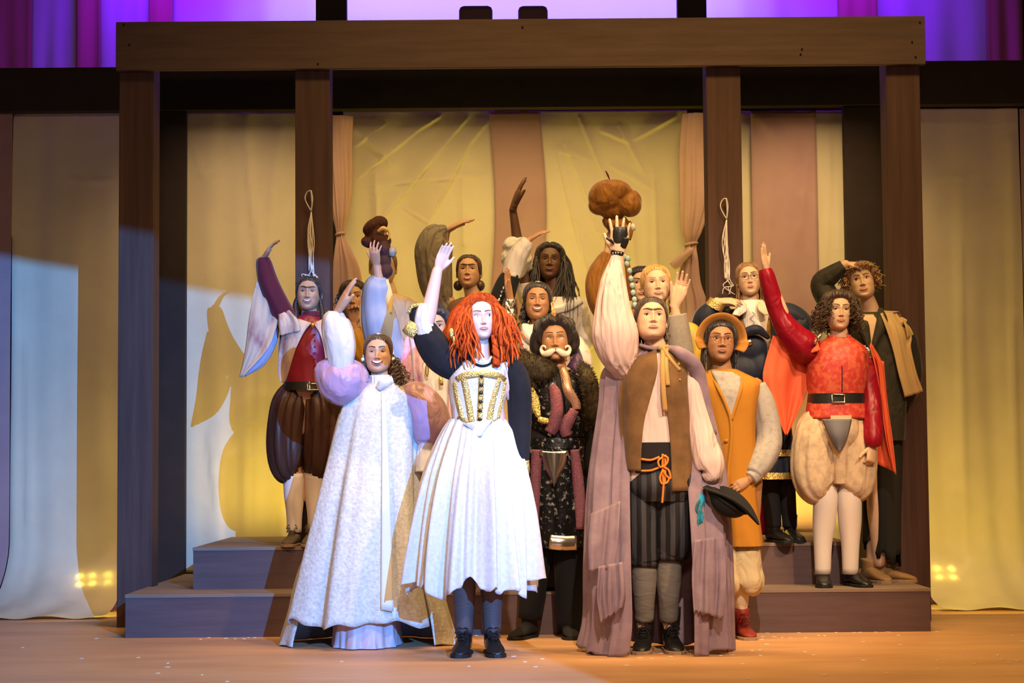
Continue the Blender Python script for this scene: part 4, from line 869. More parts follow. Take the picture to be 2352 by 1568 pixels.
mk('gold_lace', [ribbon([c.J(1222, 888, -.15), c.J(1226, 920, -.155), c.J(1238, 958, -.16)], np.array([6, 24, 10])*c.m, .006, m=14), ribbon([c.J(1236, 962, -.16), c.J(1252, 966, -.165), c.J(1260, 966, -.165)], np.array([12, 14, 10])*c.m, .006, m=8)], GOLD, jl)
mk('fur_collar', fur([c.J(x, y, d) for x, y, d in ((1196, 812, .02), (1208, 835, -.06), (1232, 850, -.12), (1256, 852, -.10), (1262, 830, -.02))], np.array([14, 26, 36, 24, 12])*c.m, 2600, .020, 1, .0014)+fur([c.J(x, y, d) for x, y, d in ((1222, 850, -.10), (1215, 875, -.12), (1224, 895, -.13))], np.array([26, 24, 12])*c.m, 900, .018, 2, .0014), FURM, R)
mk('fur_stole', fur([c.J(x, y, d) for x, y, d in ((1330, 838, .0), (1345, 855, -.10), (1356, 890, -.14), (1362, 930, -.14), (1362, 965, -.13), (1358, 988, -.13))], np.array([10, 18, 20, 19, 15, 6])*c.m, 2200, .018, 3, .0014), FURM, R)
mk('purple_collar', sheet(c, [(1302, 842, -.03), (1314, 848, -.06), (1322, 858, -.06)], [(1330, 800, .0), (1338, 822, -.03), (1340, 852, -.05)], 12, 12, .006, 1, 2), mat('purple_satin', (0.05, 0.022, 0.075), 0.4), R, solid=.006)
dr = mat('black_lower_drapery', (0.004, 0.004, 0.005), 0.9, sheen=.03)
tz = Trace(c, [(1008, 1212, 1345, .125), (1040, 1210, 1346, .135), (1120, 1210, 1350, .14), (1200, 1212, 1352, .14), (1255, 1218, 1350, .135)], m=30, n=110, fold=.05, k=9, seed=4); tk = mk('brocade_breeches', tz.mesh, SILVBR, R)
mk('waistband', Trace(c, [(1006, 1212, 1346, .130), (1030, 1210, 1347, .138)], m=6, n=60).mesh, SILVBR, R)
for pts, w_ in (([(1233, 1032), (1230, 1120), (1230, 1250)], 24), ([(1320, 1032), (1329, 1120), (1333, 1215)], [20, 26, 28])): mk('jewelled_braid', tz.band(pts, w_, .006, m=30, off=.014), JEWEL, tk)
mk('silver_pouch', [patch(tz, [(1243, 1040), (1250, 1070), (1262, 1100), (1271, 1118)], [(1303, 1040), (1297, 1070), (1284, 1100), (1274, 1118)], .012, 14, 18, .05), tz.band([(1240, 1040), (1272, 1043), (1305, 1040)], 12, .008, m=10, off=.016)], SILVER, tk)
mk('silver_hem', tz.band([(1262, 1244), (1292, 1247), (1324, 1246)], 32, .006, m=12, off=.012), SILVER, tk)
mk('trousers', [tube([c.J(1240, 1230), c.J(1228, 1320), c.J(1216, 1420)], np.array([34, 32, 26])*c.m, 18, 14, fold=.05), tube([c.J(1306, 1230), c.J(1308, 1330), c.J(1310, 1440)], np.array([34, 34, 30])*c.m, 18, 14, fold=.05)], dr, R)
for x, yw in ((1214, -28), (1304, 6)): shoe(c, c.J(x, 1420, .0), 0.0, yw, .25, BLACKC, BSOLE, R, shaft=.09, sr=.045)
cp = Trace(c, [(870, 1300, 1372, .08, .05), (950, 1310, 1384, .09, .05), (1100, 1318, 1384, .10, .04), (1300, 1308, 1378, .10, .02), (1468, 1292, 1372, .09, -.02)], m=40, n=80, fold=.09, k=6, seed=6); cp.mesh[0][:, 2] = np.maximum(cp.mesh[0][:, 2], .004)
cp.mesh[0][:, 1] = np.minimum(cp.mesh[0][:, 1], -.02); mk('velvet_cloak', cp.mesh, dr, R)
for sx, pts in ((-1, [(1212, 880, .02), (1200, 930, .04), (1204, 1000, .05), (1214, 1060, .05)]), (1, [(1346, 882, .02), (1362, 930, .04), (1362, 1000, .05), (1350, 1060, .05)])): sleeve(c, pts, [24, 24, 22, 18], BLKV, R, .05)
# ================================================================ person with raised pink sleeve, suede vest and mauve cape
PINKL = mat('pink_linen', (0.68, 0.50, 0.47), 0.85, bump=0.2, bscale=90, wr=1.3, wrs=(16, 16, 3))
SUEDE = mat('brown_suede', (0.115, 0.058, 0.022), 0.9, col2=(0.19, 0.10, 0.038), scale=9, bump=0.2, bscale=120, sheen=.2, wr=.35)
MAUVE = mat('mauve_worn_cloth', (0.20, 0.14, 0.19), 0.9, col2=(0.28, 0.20, 0.25), scale=8, bump=0.35, bscale=60, wr=.5, wrs=(10, 10, 3))
STRIPE = mat('black_striped_satin', (0.012, 0.012, 0.016), 0.5, col2=(0.05, 0.05, 0.06), pat='stripe', scale=7, lo=.45, hi=.55, wr=.5)
GREYT = mat('grey_leggings', (0.15, 0.135, 0.125), 0.85, bump=0.1, bscale=200, wr=.4, wrs=(10, 10, 22))
ORANGE = mat('orange_cord', (0.75, 0.22, 0.03), 0.6); STRIPR = mat('striped_ribbon', (0.60, 0.24, 0.07), 0.7, col2=(0.28, 0.26, 0.10), pat='stripe', scale=38, lo=.4, hi=.6)
TANSOLE = mat('tan_sole', (0.30, 0.20, 0.12), 0.8)
c = Ctx(-.92, 0.0, 'person raising a pink sleeve and black glove, in brown suede vest and mauve cape', 1510); R = c.root
f = Face(jaw=1.10, smile=-.45, eye=.42, gaze=(0, -.1), brow=1.25, nosew=1.12, mouthw=1.05, browtilt=0, uni=1)
h = Head(c, 1496, 737, 102, f, SK_FAIR, mat('lip_peach', (0.48, 0.23, 0.16), .45), H_DBR, yaw=2, pitch=14, roll=1)
body(c, h, (1510, 810), ((1448, 850), (1566, 850)), ((1478, 1060), (1550, 1060)),
     arms=(((1450, 848), (1412, 745, -.05), (1421, 588, -.02)), ((1568, 850), (1605, 960, .0), (1622, 1085, -.05))),
     hands=(dict(tip=(1425, 492, -.02), normal=(.1, 1, 0), thumb=1, curl=6, spread=9, thumb_ang=38, fc=[[4, 6, 8], [2, 8, 8], [2, 4, 6], [4, 6, 6]]), dict(tip=(1632, 1150, -.06), normal=(-.2, 1, .2), thumb=-1, curl=45, spread=2)),
     legs=(((1483, 1070), (1478, 1260), (1478, 1440, .02)), ((1546, 1070), (1538, 1260), (1538, 1440, .02))))
rg = np.random.default_rng(3)
lk = [h.cap(.010, ridges=100, amp=.001, front=.080, side=.0, back=-.08, seed=2)]+h.locks([(rg.uniform(95, 180), rg.uniform(-.04, .02)) for _ in range(50)], .13, .006, .006, 1.5, spread=.02, outw=.012, seed=2)+h.locks([(-rg.uniform(95, 180), rg.uniform(-.04, .02)) for _ in range(40)], .10, .006, .006, 1.5, spread=.02, outw=.012, seed=3)
mk('hair', lk, H_DBR, R)
tr = Trace(c, [(808, 1492, 1536, .060), (822, 1460, 1566, .085), (845, 1438, 1580, .105), (890, 1432, 1582, .125), (950, 1430, 1586, .122), (1015, 1432, 1590, .125), (1080, 1434, 1596, .135), (1120, 1438, 1600, .14)], m=40, n=90)
mk('pink_shirt', tr.mesh, PINKL, R)
v1 = patch(tr, [(1466, 796), (1440, 838), (1424, 885), (1421, 935), (1427, 1017), (1436, 1080)], [(1508, 804), (1510, 850), (1496, 904), (1481, 960), (1474, 1017), (1471, 1082)], .016, 18, 50)
v2 = patch(tr, [(1516, 804), (1521, 850), (1527, 895), (1533, 946), (1540, 1017), (1544, 1128)], [(1560, 800), (1578, 838), (1580, 880), (1584, 935), (1592, 1017), (1606, 1126)], .016, 18, 50)
vb = Trace(c, [(800, 1468, 1560, .08), (845, 1434, 1584, .115), (950, 1424, 1590, .14), (1100, 1432, 1604, .155)], m=30, arc=(-12, 192), grow=.004)
o = mk('suede_vest', [v1, v2, vb.mesh], SUEDE, R, solid=.007)
mk('vest_button', [blob(tr.at(1562, 872, .024), .006, 8, 6)], GOLDP, o)
sash = Trace(c, [(1016, 1434, 1590, .130), (1050, 1434, 1592, .135), (1086, 1436, 1594, .138)], m=12, n=80); mk('waist_sash', sash.mesh, BLACKC, R)
lc = [tube([sash.at(x, y, .012) for x, y in q], .0055, 7, 16) for q in (((1473, 1054), (1495, 1056), (1515, 1049)), ((1473, 1081), (1495, 1080), (1515, 1073)), ((1522, 1042), (1522, 1080), (1524, 1112)), ((1528, 1044), (1528, 1080), (1527, 1110)))]
for q in ([(1522, 1050), (1512, 1058), (1516, 1072), (1530, 1066), (1534, 1052), (1524, 1046)], [(1524, 1072), (1536, 1080), (1540, 1098), (1530, 1092), (1522, 1078)], [(1522, 1080), (1516, 1096), (1520, 1110), (1532, 1108), (1538, 1096)], [(1525, 1105), (1523, 1130), (1521, 1155)]): lc.append(tube([sash.at(x, y, .02) for x, y in q], .0052, 7, 22))
mk('orange_lacing', lc, ORANGE, R)
for q, w_ in (([(1523, 800), (1522, 850), (1524, 900), (1528, 945)], 11), ([(1530, 800), (1530, 840), (1534, 885)], 10), ([(1522, 798), (1540, 825), (1562, 850)], 8), ([(1528, 796), (1545, 812), (1560, 838)], 7), ([(1512, 795), (1522, 800), (1536, 796)], 12)): mk('neck_ribbon', tr.band(q, w_, .004, m=18, off=.026), STRIPR, R)
for pts, rd in (([(1482, 1075), (1476, 1130), (1474, 1200), (1478, 1255), (1484, 1290)], [42, 46, 45, 40, 34]), ([(1550, 1075), (1552, 1130), (1550, 1200), (1545, 1245), (1538, 1275)], [46, 51, 51, 47, 38])): sleeve(c, pts, rd, STRIPE, R, .06, 9, 'breeches_leg', fprof=lambda q: 1)
mk('breeches_cuff', [tube([c.J(1538, 1258), c.J(1538, 1285)], np.array([39, 37])*c.m, 24, 4), tube([c.J(1482, 1272), c.J(1481, 1300)], np.array([34, 33])*c.m, 24, 4), tube([c.J(1512, 1110), c.J(1511, 1160), c.J(1510, 1215)], np.array([44, 36, 12])*c.m, 20, 10)], STRIPE, R)
mk('breeches_seat', Trace(c, [(1078, 1440, 1598, .14), (1120, 1438, 1602, .15), (1150, 1450, 1596, .12)], m=10, n=50).mesh, STRIPE, R)
for x in (1480, 1536): mk('legging', tube([c.J(x+1, 1262), c.J(x, 1330), c.J(x, 1380), c.J(x, 1425, .02)], np.array([29, 29, 24, 22])*c.m, 18, 18), GREYT, R)
for x, yw in ((1480, -10), (1540, 4)): shoe(c, c.J(x, 1440, .03), 0.0, yw, .27, BLEA, TANSOLE, R, shaft=.10, sr=.046, lace=BLACKC)
cpe = Trace(c, [(796, 1470, 1560, .07, .03), (815, 1440, 1590, .085, .03), (850, 1388, 1612, .10, .04), (930, 1378, 1626, .10, .05), (1050, 1362, 1652, .12, .04), (1150, 1354, 1664, .17, .02), (1300, 1351, 1672, .24, 0), (1420, 1352, 1674, .26, 0), (1492, 1340, 1676, .28, 0)], p=2.1, m=80, n=300, fold=.10, k=12, seed=31, arc=(-66, 246), fprof=lambda q: .4+.6*q, hem=.016, hemk=30)
cpe.mesh[0][:, 2] = np.maximum(cpe.mesh[0][:, 2], .004); cape = mk('cape', cpe.mesh, MAUVE, R, solid=.005)
mk('cape_flap', sheet(c, [(1356, 1180, -.17), (1350, 1240, -.22), (1352, 1312, -.24)], [(1425, 1150, -.17), (1420, 1240, -.23), (1412, 1304, -.24)], 18, 24, .012, 1.5, 2, 4), MAUVE, cape, solid=.005)
mk('cape_flap', sheet(c, [(1376, 1300, -.25), (1372, 1370, -.27), (1380, 1430, -.28)], [(1430, 1290, -.25), (1436, 1360, -.27), (1432, 1392, -.28)], 18, 24, .015, 2, 5, 5), MAUVE, cape, solid=.005)
mk('cape_flap', sheet(c, [(1596, 1240, -.20), (1590, 1320, -.24), (1594, 1404, -.27)], [(1662, 1230, -.17), (1668, 1330, -.22), (1662, 1420, -.25)], 20, 26, .014, 2, 7, 6), MAUVE, cape, solid=.005)
mk('cape_shoulder', ribbon([tr.at(1470, 793, .02), tr.at(1500, 800, .012), tr.at(1536, 800, .03), c.J(1566, 812, -.11), c.J(1592, 836, -.08), c.J(1606, 872, -.04), c.J(1618, 930, -.02), c.J(1634, 1000, -.02)], np.array([8, 10, 14, 26, 34, 34, 30, 26])*c.m, .014, m=40), MAUVE, cape)
sleeve(c, [(1418, 586, -.02), (1414, 600, -.03), (1408, 650, -.04), (1408, 710, -.05), (1412, 765, -.05), (1420, 808, -.04), (1432, 842, -.02), (1450, 868, 0)], [12, 14, 29, 41, 52, 46, 32, 22], PINKL, R, .055, 15, 'pink_sleeve', ph=.7, n=72, seg=60)
sleeve(c, [(1564, 846, .0), (1584, 880, -.02), (1596, 940, -.02), (1612, 1010, -.04), (1626, 1060, -.05), (1630, 1088, -.06), (1616, 1100, -.06)], [18, 22, 26, 32, 36, 27, 12], PINKL, R, .06, 8, 'pink_sleeve', ph=2.2)
g = mk('glove', [tube([c.J(1419, 588, -.02), c.J(1421, 574, -.02), c.J(1423, 552, -.022), c.J(1425, 532, -.022), c.J(1425, 521, -.022)], np.array([13, 14, 17, 18, 15])*c.m, 20, 16, flat=.5), tube([c.J(1430, 566, -.025), c.J(1436, 554, -.035), c.J(1438, 546, -.04)], np.array([9, 8, 7])*c.m, 12, 8)], BLEA, R)
mk('wrist_strap', tube([c.J(1417, 586, -.02), c.J(1419, 577, -.02)], np.array([15.5, 15.5])*c.m, 20), BLEA, g)
for x in (1408, 1414, 1420, 1427): mk('stud', blob(c.J(x, 581, -.052), .004, 8, 6), SILVER, g)
mk('strap_tail', ribbon([c.J(1410, 560, -.04), c.J(1402, 552, -.05), c.J(1392, 546, -.05)], np.array([4, 7, 5])*c.m, .003, m=8), BLEA, g)
# ---- black felt hat with blue feather hanging from the hand
HATB = mat('black_felt', (0.012, 0.012, 0.014), 0.9); FEA = mat('blue_feather', (0.02, 0.25, 0.42), 0.6, col2=(0.015, 0.10, 0.12), scale=30)
hp = c.J(1680, 1160, -.14); hat = thing('felt_hat', c.J(1670, 1212, -.12), 'black felt hat with blue feather hanging from the hand below pink sleeve', 'hat')
u_ = np.array([.83, 0, -.56]); v_ = np.array([.56, 0, .83]); w_ = unit(np.array([0, -1, 0])-.22*v_); cc = c.J(1687, 1150, -.12); tt = np.linspace(0, 2*math.pi, 60, endpoint=False); rings = []
for q, dz in ((.10, .0), (.45, .0), (.75, .002), (.96, .004), (1.0, .0), (.96, -.006), (.75, -.008), (.40, -.008)):
    a_ = .158*q; b_ = .12*q; rings.append(cc+(a_*np.cos(tt))[:, None]*u_+(b_*np.sin(tt))[:, None]*w_+((dz-.028*(q*np.cos(tt))**2+.022*np.sin(tt)**2*q*q))[:, None]*v_)
mk('brim', loft(rings), HATB, hat)
a_ = np.linspace(0, 2*math.pi, 30, endpoint=False); cb = cc-.022*u_-.004*v_
mk('crown', loft([cb-v_*(.082*math.sin(q))+(.098*math.cos(q)*np.cos(a_))[:, None]*u_+(.085*math.cos(q)*np.sin(a_))[:, None]*w_ for q in np.linspace(0, 1.5, 10)]), HATB, hat)
mk('hat_band', tube([cb-v_*.012+.100*math.cos(x)*u_+.087*math.sin(x)*w_ for x in np.linspace(0, 2*math.pi, 30)], .006, 6), BLACKC, hat)
fe = []
for j in range(110):
    x0, y0 = 1618-rg.uniform(0, 16), 1138+rg.uniform(0, 60); ln = rg.uniform(30, 80); d = rg.uniform(-.16, -.06); fe.append(ribbon([c.J(x0, y0, d), c.J(x0-rg.uniform(2, 10), y0+ln*.5, d-.01), c.J(x0-rg.uniform(-4, 16), y0+ln, d)], [.006, .011, .001], .001, m=6))
mk('feather', fe, FEA, hat); mk('feather_base', blob(c.J(1610, 1152, -.12), (.020, .016, .036), 12, 8, noise=.15), mat('bright_blue_feather', (0.02, 0.36, 0.62), .6), hat)
# ================================================================ person in mustard vest with bonnet and glasses
MUST = mat('mustard_wool', (0.42, 0.175, 0.018), 0.9, bump=0.3, bscale=220, wr=.45, wrs=(8, 8, 3)); GREYL = mat('grey_speckled_linen', (0.36, 0.33, 0.31), 0.9, col2=(0.22, 0.20, 0.19), scale=45, bump=0.2, bscale=150, lo=.5, hi=.8, wr=.5)
BSUEDE = mat('tan_suede_hat', (0.30, 0.125, 0.022), 0.9, col2=(0.36, 0.16, 0.035), scale=15, bump=0.15, bscale=150); BEIGE = mat('beige_linen', (0.50, 0.40, 0.24), 0.9, bump=0.2, bscale=150, wr=1.0, wrs=(12, 12, 9))
REDB = mat('burgundy_boot_leather', (0.20, 0.022, 0.020), 0.6, bump=0.1, bscale=80); CSOCK = mat('cream_knit_sock', (0.62, 0.48, 0.32), 0.9, bump=0.6, bscale=130)
c = Ctx(-.24, 0.0, 'person in mustard vest and tan bonnet hat with glasses, beside the mauve cape', 1695); R = c.root
f = Face(jaw=1.0, smile=-.12, eye=.62, gaze=(.05, 0), brow=.7, nosew=1.25, mouthw=.95, lipf=1.2)
h = Head(c, 1653, 787, 98, f, SK_BRN, LIP_B, H_BLK, yaw=3, pitch=6, roll=2)
body(c, h, (1660, 852), ((1614, 880), (1732, 880)), ((1668, 1090), (1722, 1090)), arms=(((1614, 884), (1612, 980, .03), (1640, 1080, -.05)), ((1734, 886), (1762, 1010, .0), (1722, 1100, -.12))),
     hands=(None, dict(tip=(1676, 1124, -.17), normal=(-.2, .9, -.3), thumb=1, curl=16, spread=3, thumb_ang=22)), legs=(((1672, 1100), (1668, 1270), (1660, 1400)), ((1718, 1100), (1712, 1270), (1700, 1400))), s=.9)
mk('hair', [h.cap(.012, ridges=80, amp=.001, front=.078, side=-.03, back=-.09)]+h.locks([(s_*rg.uniform(70, 120), rg.uniform(-.01, .03)) for s_ in (-1, 1) for _ in range(40)], .13, .007, .003, 1, spread=.01, outw=.010, seed=4), H_BLK, R)
glasses(h, R, mat('plum_wire', (0.16, 0.05, 0.06), .3, .6), .0205, .0175, 1.05)
an = np.radians(np.linspace(-38, 212, 46)); rings = []
for q, y, ir in ((0, -.045, 0), (.35, -.066, 0), (.7, -.082, 0), (1.0, -.092, 0)):
    rx, rz = .088+.052*q, .100+.044*q; rings.append(np.stack([rx*np.cos(an)*(1+.05*(np.sin(an) < 0)), np.full(46, y)+.025*np.cos(an)**2-.02*(np.sin(an) < 0), .006+rz*np.sin(an)*np.where(np.sin(an) < 0, .8, 1)], 1))
v = np.array(rings).reshape(-1, 3); hatp = mk('bonnet_hat', [(h.W(v), gridfaces(4, 46, False))], BSUEDE, R, solid=.005)
mk('crown', h.Wt(blob((0, .035, .05), (.102, .10, .095), 24, 16)), BSUEDE, hatp)
mk('earring', h.Wt(blob((.082, -.0, -.055), .005, 8, 6)), PEARL, R)
tr = Trace(c, [(848, 1632, 1692, .062), (858, 1616, 1712, .085), (876, 1600, 1744, .10), (900, 1602, 1746, .12), (960, 1612, 1736, .125), (1060, 1636, 1736, .13), (1150, 1652, 1740, .14), (1252, 1660, 1752, .15)], m=50, n=90, fold=.025, k=6); vs = mk('mustard_vest', tr.mesh, MUST, R)
mk('shirt_front', patch(tr, [(1632, 850), (1652, 890), (1668, 930), (1676, 962)], [(1703, 856), (1700, 890), (1688, 930), (1679, 962)], .004, 12, 20), GREYL, R, solid=.004)
for q in ([(1628, 852), (1650, 892), (1668, 932), (1678, 964), (1680, 1010), (1672, 1100), (1668, 1245)], [(1706, 858), (1702, 892), (1690, 932), (1680, 964)]): mk('vest_edge', tr.band(q, 7, .006, m=30, off=.004), MUST, vs)
mk('button', blob(tr.at(1668, 1012, .006), (.011, .005, .009), 12, 8), MUST, vs)
sleeve(c, [(1738, 884, .0), (1752, 920, .0), (1764, 980, .0), (1764, 1022, -.02), (1748, 1060, -.07), (1730, 1090, -.11)], [20, 25, 28, 30, 28, 20], GREYL, R, .06, 7, 'grey_sleeve', ph=1)
sleeve(c, [(1738, 1086, -.10), (1724, 1099, -.12)], [19, 17], GREYL, R, 0, name='cuff')
sleeve(c, [(1612, 884, .02), (1610, 950, .04), (1620, 1040, 0), (1640, 1085, -.04)], [22, 24, 22, 16], GREYL, R, .06, 7, 'grey_sleeve')
for x0, x1 in ((1712, 1706), (1668, 1664)): sleeve(c, [(x0, 1225, -.03), (x0-2, 1265, -.04), (x0, 1310, -.05), (x0+4, 1338, -.05), (x1, 1352, -.04)], [30, 36, 38, 38, 22], BEIGE, R, .10, 7, 'puffed_trouser', fprof=lambda q: q)
for x in (1700, 1660): mk('sock', tube([c.J(x, 1345, -.02), c.J(x, 1375, -.01), c.J(x, 1400)], np.array([21, 20, 17])*c.m, 16, 10), CSOCK, R)
for x, yw in ((1700, 10), (1660, -4)): shoe(c, c.J(x, 1420, .0), 0.0, yw, .26, REDB, TANSOLE, R, shaft=.055, sr=.046, lace=REDB)
# ================================================================ person in burgundy shirt and brown breeches on the upper step, left
BURG = mat('burgundy_satin', (0.20, 0.012, 0.030), 0.35, wr=.5, wrs=(12, 12, 5)); BURGV = mat('burgundy_velvet', (0.09, 0.006, 0.020), 0.8, sheen=.4, wr=.4)
TAPES = mat('cream_mauve_tapestry', (0.62, 0.46, 0.34), 0.85, col2=(0.36, 0.17, 0.17), scale=8, stretch=(1.5, 1.5, .7), lo=.48, hi=.66, col3=(0.50, 0.30, 0.12), bump=.2, bscale=90, detail=7)
LAVL = mat('lavender_lining', (0.42, 0.40, 0.55), 0.6, wr=.3); DBRS = mat('dark_brown_satin', (0.045, 0.018, 0.012), 0.42, wr=.5, wrs=(14, 14, 2.5)); WHTI = mat('white_tights', (0.62, 0.55, 0.52), 0.8, bump=.05, bscale=300)
OLIV = mat('olive_canvas_shoe', (0.11, 0.085, 0.055), 0.85, bump=.2, bscale=150)
c = Ctx(.50, .45, 'smiling person in burgundy shirt and puffed brown breeches with raised bell sleeve', 700); R = c.root
f = Face(jaw=1.0, smile=.65, open=.6, eye=.42, brow=1.25, uni=1, nosew=1.15, mouthw=1.05)
h = Head(c, 709, 676, 80, f, SK_TAN, LIP_R, H_BLK, yaw=0, pitch=4, roll=2)
body(c, h, (712, 728), ((664, 752), (752, 752)), ((678, 900), (732, 900)), arms=(((666, 750), (628, 680, -.06), (606, 594, -.06)), ((752, 754), (768, 820, .0), (762, 890, .0))),
     hands=(dict(tip=(636, 541, -.08), normal=(.9, 0, -.35), thumb=-1, curl=14, spread=3, thumb_ang=42), None), legs=(((684, 910), (678, 1060), (676, 1215)), ((728, 910), (726, 1060), (722, 1215))), s=.88)
rg = np.random.default_rng(13)
lk = [h.cap(.010, ridges=90, amp=.001, front=.082, side=-.02, back=-.09, part=.001)]
for sx, q in ((-1, [(-.072, .0, -.02), (-.085, -.005, -.07), (-.078, -.03, -.13), (-.075, -.05, -.19), (-.092, -.06, -.235)]), (1, [(.072, .0, -.02), (.088, -.005, -.08), (.10, -.03, -.14), (.112, -.05, -.20), (.118, -.05, -.26)])):
    for j in range(3): lk.append(h.curls(q, .013, .011, 4.5, seed=j*2.094))
mk('hair', lk, H_BLK, R)
tr = Trace(c, [(722, 694, 732, .055), (734, 674, 746, .080), (752, 654, 762, .10), (800, 650, 764, .115), (850, 652, 758, .112), (888, 656, 756, .112)], m=34, n=80); mk('burgundy_shirt', tr.mesh, BURG, R)
mk('collar', Trace(c, [(716, 694, 736, .057), (728, 692, 740, .064)], m=5, n=50).mesh, BURGV, R, solid=.004)
jk = mk('tapestry_jacket', [patch(tr, [(686, 732), (654, 752), (642, 800), (638, 850), (645, 878)], [(716, 742), (700, 760), (680, 800), (664, 850), (656, 878)], .012, 14, 30), patch(tr, [(719, 742), (734, 765), (744, 800), (750, 850)], [(744, 732), (764, 752), (772, 800), (770, 850)], .012, 14, 30), Trace(c, [(730, 682, 740, .085), (760, 646, 768, .12), (850, 640, 768, .13)], m=14, n=50, arc=(-10, 190)).mesh], TAPES, R, solid=.006)
mk('brooch', blob(tr.at(718, 747, .018), (.010, .006, .014), 10, 8), GOLDP, jk)
buttons(tr, [(723, 768+i*14) for i in range(7)], .0055, BURGV, R)
bl = Trace(c, [(878, 652, 760, .118), (897, 650, 764, .122)], m=5, n=60); o = mk('belt', bl.mesh, BLEA, R)
mk('buckle', tube([bl.at(x, y, .008) for x, y in ((706, 881), (706, 895), (730, 895), (730, 881), (706, 881))], .004, 6), GOLDP, o)
sleeve(c, [(605, 592, -.06), (606, 604, -.06), (614, 640, -.06), (626, 672, -.06), (644, 710, -.04), (664, 744, -.01)], [14, 18, 22, 24, 26, 28], BURGV, R, .04, 6, 'velvet_sleeve')
o = mk('bell_sleeve', sheet(c, [(589, 646, -.08), (579, 690, -.09), (571, 740, -.09), (564, 800, -.08), (551, 866, -.06)], [(634, 672, -.06), (640, 715, -.07), (634, 755, -.08), (612, 805, -.08), (556, 866, -.06)], 22, 40, .010, 1.2, 3), TAPES, R, solid=.006)
mk('sleeve_lining', sheet(c, [(632, 760, -.05), (606, 806, -.065), (584, 836, -.06), (557, 862, -.05)], [(644, 740, -.01), (634, 790, -.02), (606, 838, -.03), (563, 864, -.04)], 12, 24, .006, 1, 4), LAVL, o, solid=.005)
mk('shoulder_cape', sheet(c, [(640, 722, -.10), (640, 745, -.10), (644, 770, -.10)], [(664, 712, -.09), (684, 735, -.12), (690, 760, -.12)], 14, 16, .008, 1.2, 6), TAPES, R, solid=.005)
for sx, pts, rd in ((-1, [(682, 890), (668, 930), (660, 990), (660, 1045), (664, 1080), (676, 1098)], [30, 44, 46, 44, 36, 20]), (1, [(728, 890), (738, 930), (738, 990), (734, 1045), (730, 1080), (726, 1098)], [30, 42, 44, 42, 34, 20])): sleeve(c, pts, rd, DBRS, R, .08, 11, 'breeches_leg', n=60, ph=sx)
for x in (676, 724): mk('stocking', tube([c.J(x, 1085), c.J(x, 1130, .01), c.J(x, 1180), c.J(x, 1222)], np.array([25, 24.5, 18.5, 16.5])*c.m, 18, 14), WHTI, R)
for x, yw in ((677, -8), (718, -4)): shoe(c, c.J(x, 1222, .02), .45, yw, .24, OLIV, TANSOLE, R, shaft=.02, sr=.038, lace=OLIV, name='shoe')
# ================================================================ person in red brocade bodice and coral cape on the lower step, right
REDBR = mat('red_gold_brocade', (0.46, 0.040, 0.032), 0.45, col2=(0.54, 0.105, 0.05), scale=38, lo=.45, hi=.62, bump=.25, wr=.4, detail=1); CORAL = mat('coral_cloth', (0.72, 0.115, 0.045), 0.7, wr=.4); CRIM = mat('crimson_satin', (0.24, 0.004, 0.016), 0.35, wr=.6, wrs=(14, 14, 8))
CRBR = mat('cream_scroll_brocade', (0.58, 0.44, 0.30), 0.85, col2=(0.48, 0.36, 0.25), scale=26, lo=.45, hi=.6, bump=.4, wr=.7, wrs=(12, 12, 5)); GREYJ = mat('grey_jersey', (0.17, 0.17, 0.20), 0.85, wr=.3)
c = Ctx(.2, .225, 'curly-haired person in red brocade bodice, coral cape and cream bloomers', 1930); R = c.root
f = Face(jaw=.98, smile=.18, eye=.36, brow=.65, mouthw=1.0, nosew=.95)
h = Head(c, 1925, 717, 88, f, SK_FAIR, mat('lip_coral', (0.50, 0.20, 0.13), .45), H_BRO, yaw=2, pitch=3, roll=2)
body(c, h, (1930, 778), ((1876, 806), (1974, 806)), ((1900, 955), (1948, 955)), arms=(((1878, 806), (1808, 745, -.06), (1760, 624, -.08)), ((1974, 808), (1998, 920, .02), (2004, 1022, -.10))),
     hands=(dict(tip=(1749, 556, -.09), normal=(.8, -.5, 0), thumb=1, curl=3, spread=1, thumb_ang=22), dict(tip=(2000, 1082, -.13), normal=(-.6, .8, 0), thumb=-1, curl=55, spread=1, L=.165)), legs=(((1902, 965), (1897, 1120), (1890, 1300)), ((1946, 965), (1950, 1120), (1954, 1300))), s=.9)
rt = [(rg.choice([-1, 1])*rg.uniform(48, 175), rg.uniform(-.01, .10)) for _ in range(260)]
mk('hair', [h.cap(.022, ridges=40, amp=.004, front=.078, side=-.01, back=-.08, puff=.006)]+h.locks(rt, .135, .0042, .013, 3.2, spread=.05, outw=.050, seed=17, seg=26, nside=5)+h.locks([(s_*rg.uniform(40, 75), rg.uniform(.07, .10)) for s_ in (-1, 1) for _ in range(40)], .10, .004, .010, 2.6, spread=.02, outw=.022, seed=18, seg=22, nside=5), H_DBR, R)
tr = Trace(c, [(776, 1900, 1958, .058), (788, 1882, 1974, .082), (802, 1866, 1988, .10), (830, 1856, 1994, .118), (870, 1854, 1991, .122), (905, 1858, 1984, .115), (930, 1854, 1988, .122), (962, 1850, 1994, .13)], m=44, n=90, ztilt=.0); bo = mk('brocade_bodice', tr.mesh, REDBR, R, solid=.004)
mk('collar', Trace(c, [(770, 1902, 1952, .060), (784, 1896, 1962, .070)], m=5, n=50, arc=(-62, 242)).mesh, REDBR, R, solid=.005)
mk('front_seam', tr.band([(1931, 792), (1934, 850), (1934, 900)], 3, .004, m=14, off=.002), BURGV, bo)
bl = Trace(c, [(904, 1856, 1986, .121), (927, 1854, 1988, .125)], m=5, n=60); o = mk('belt', bl.mesh, BLEA, R)
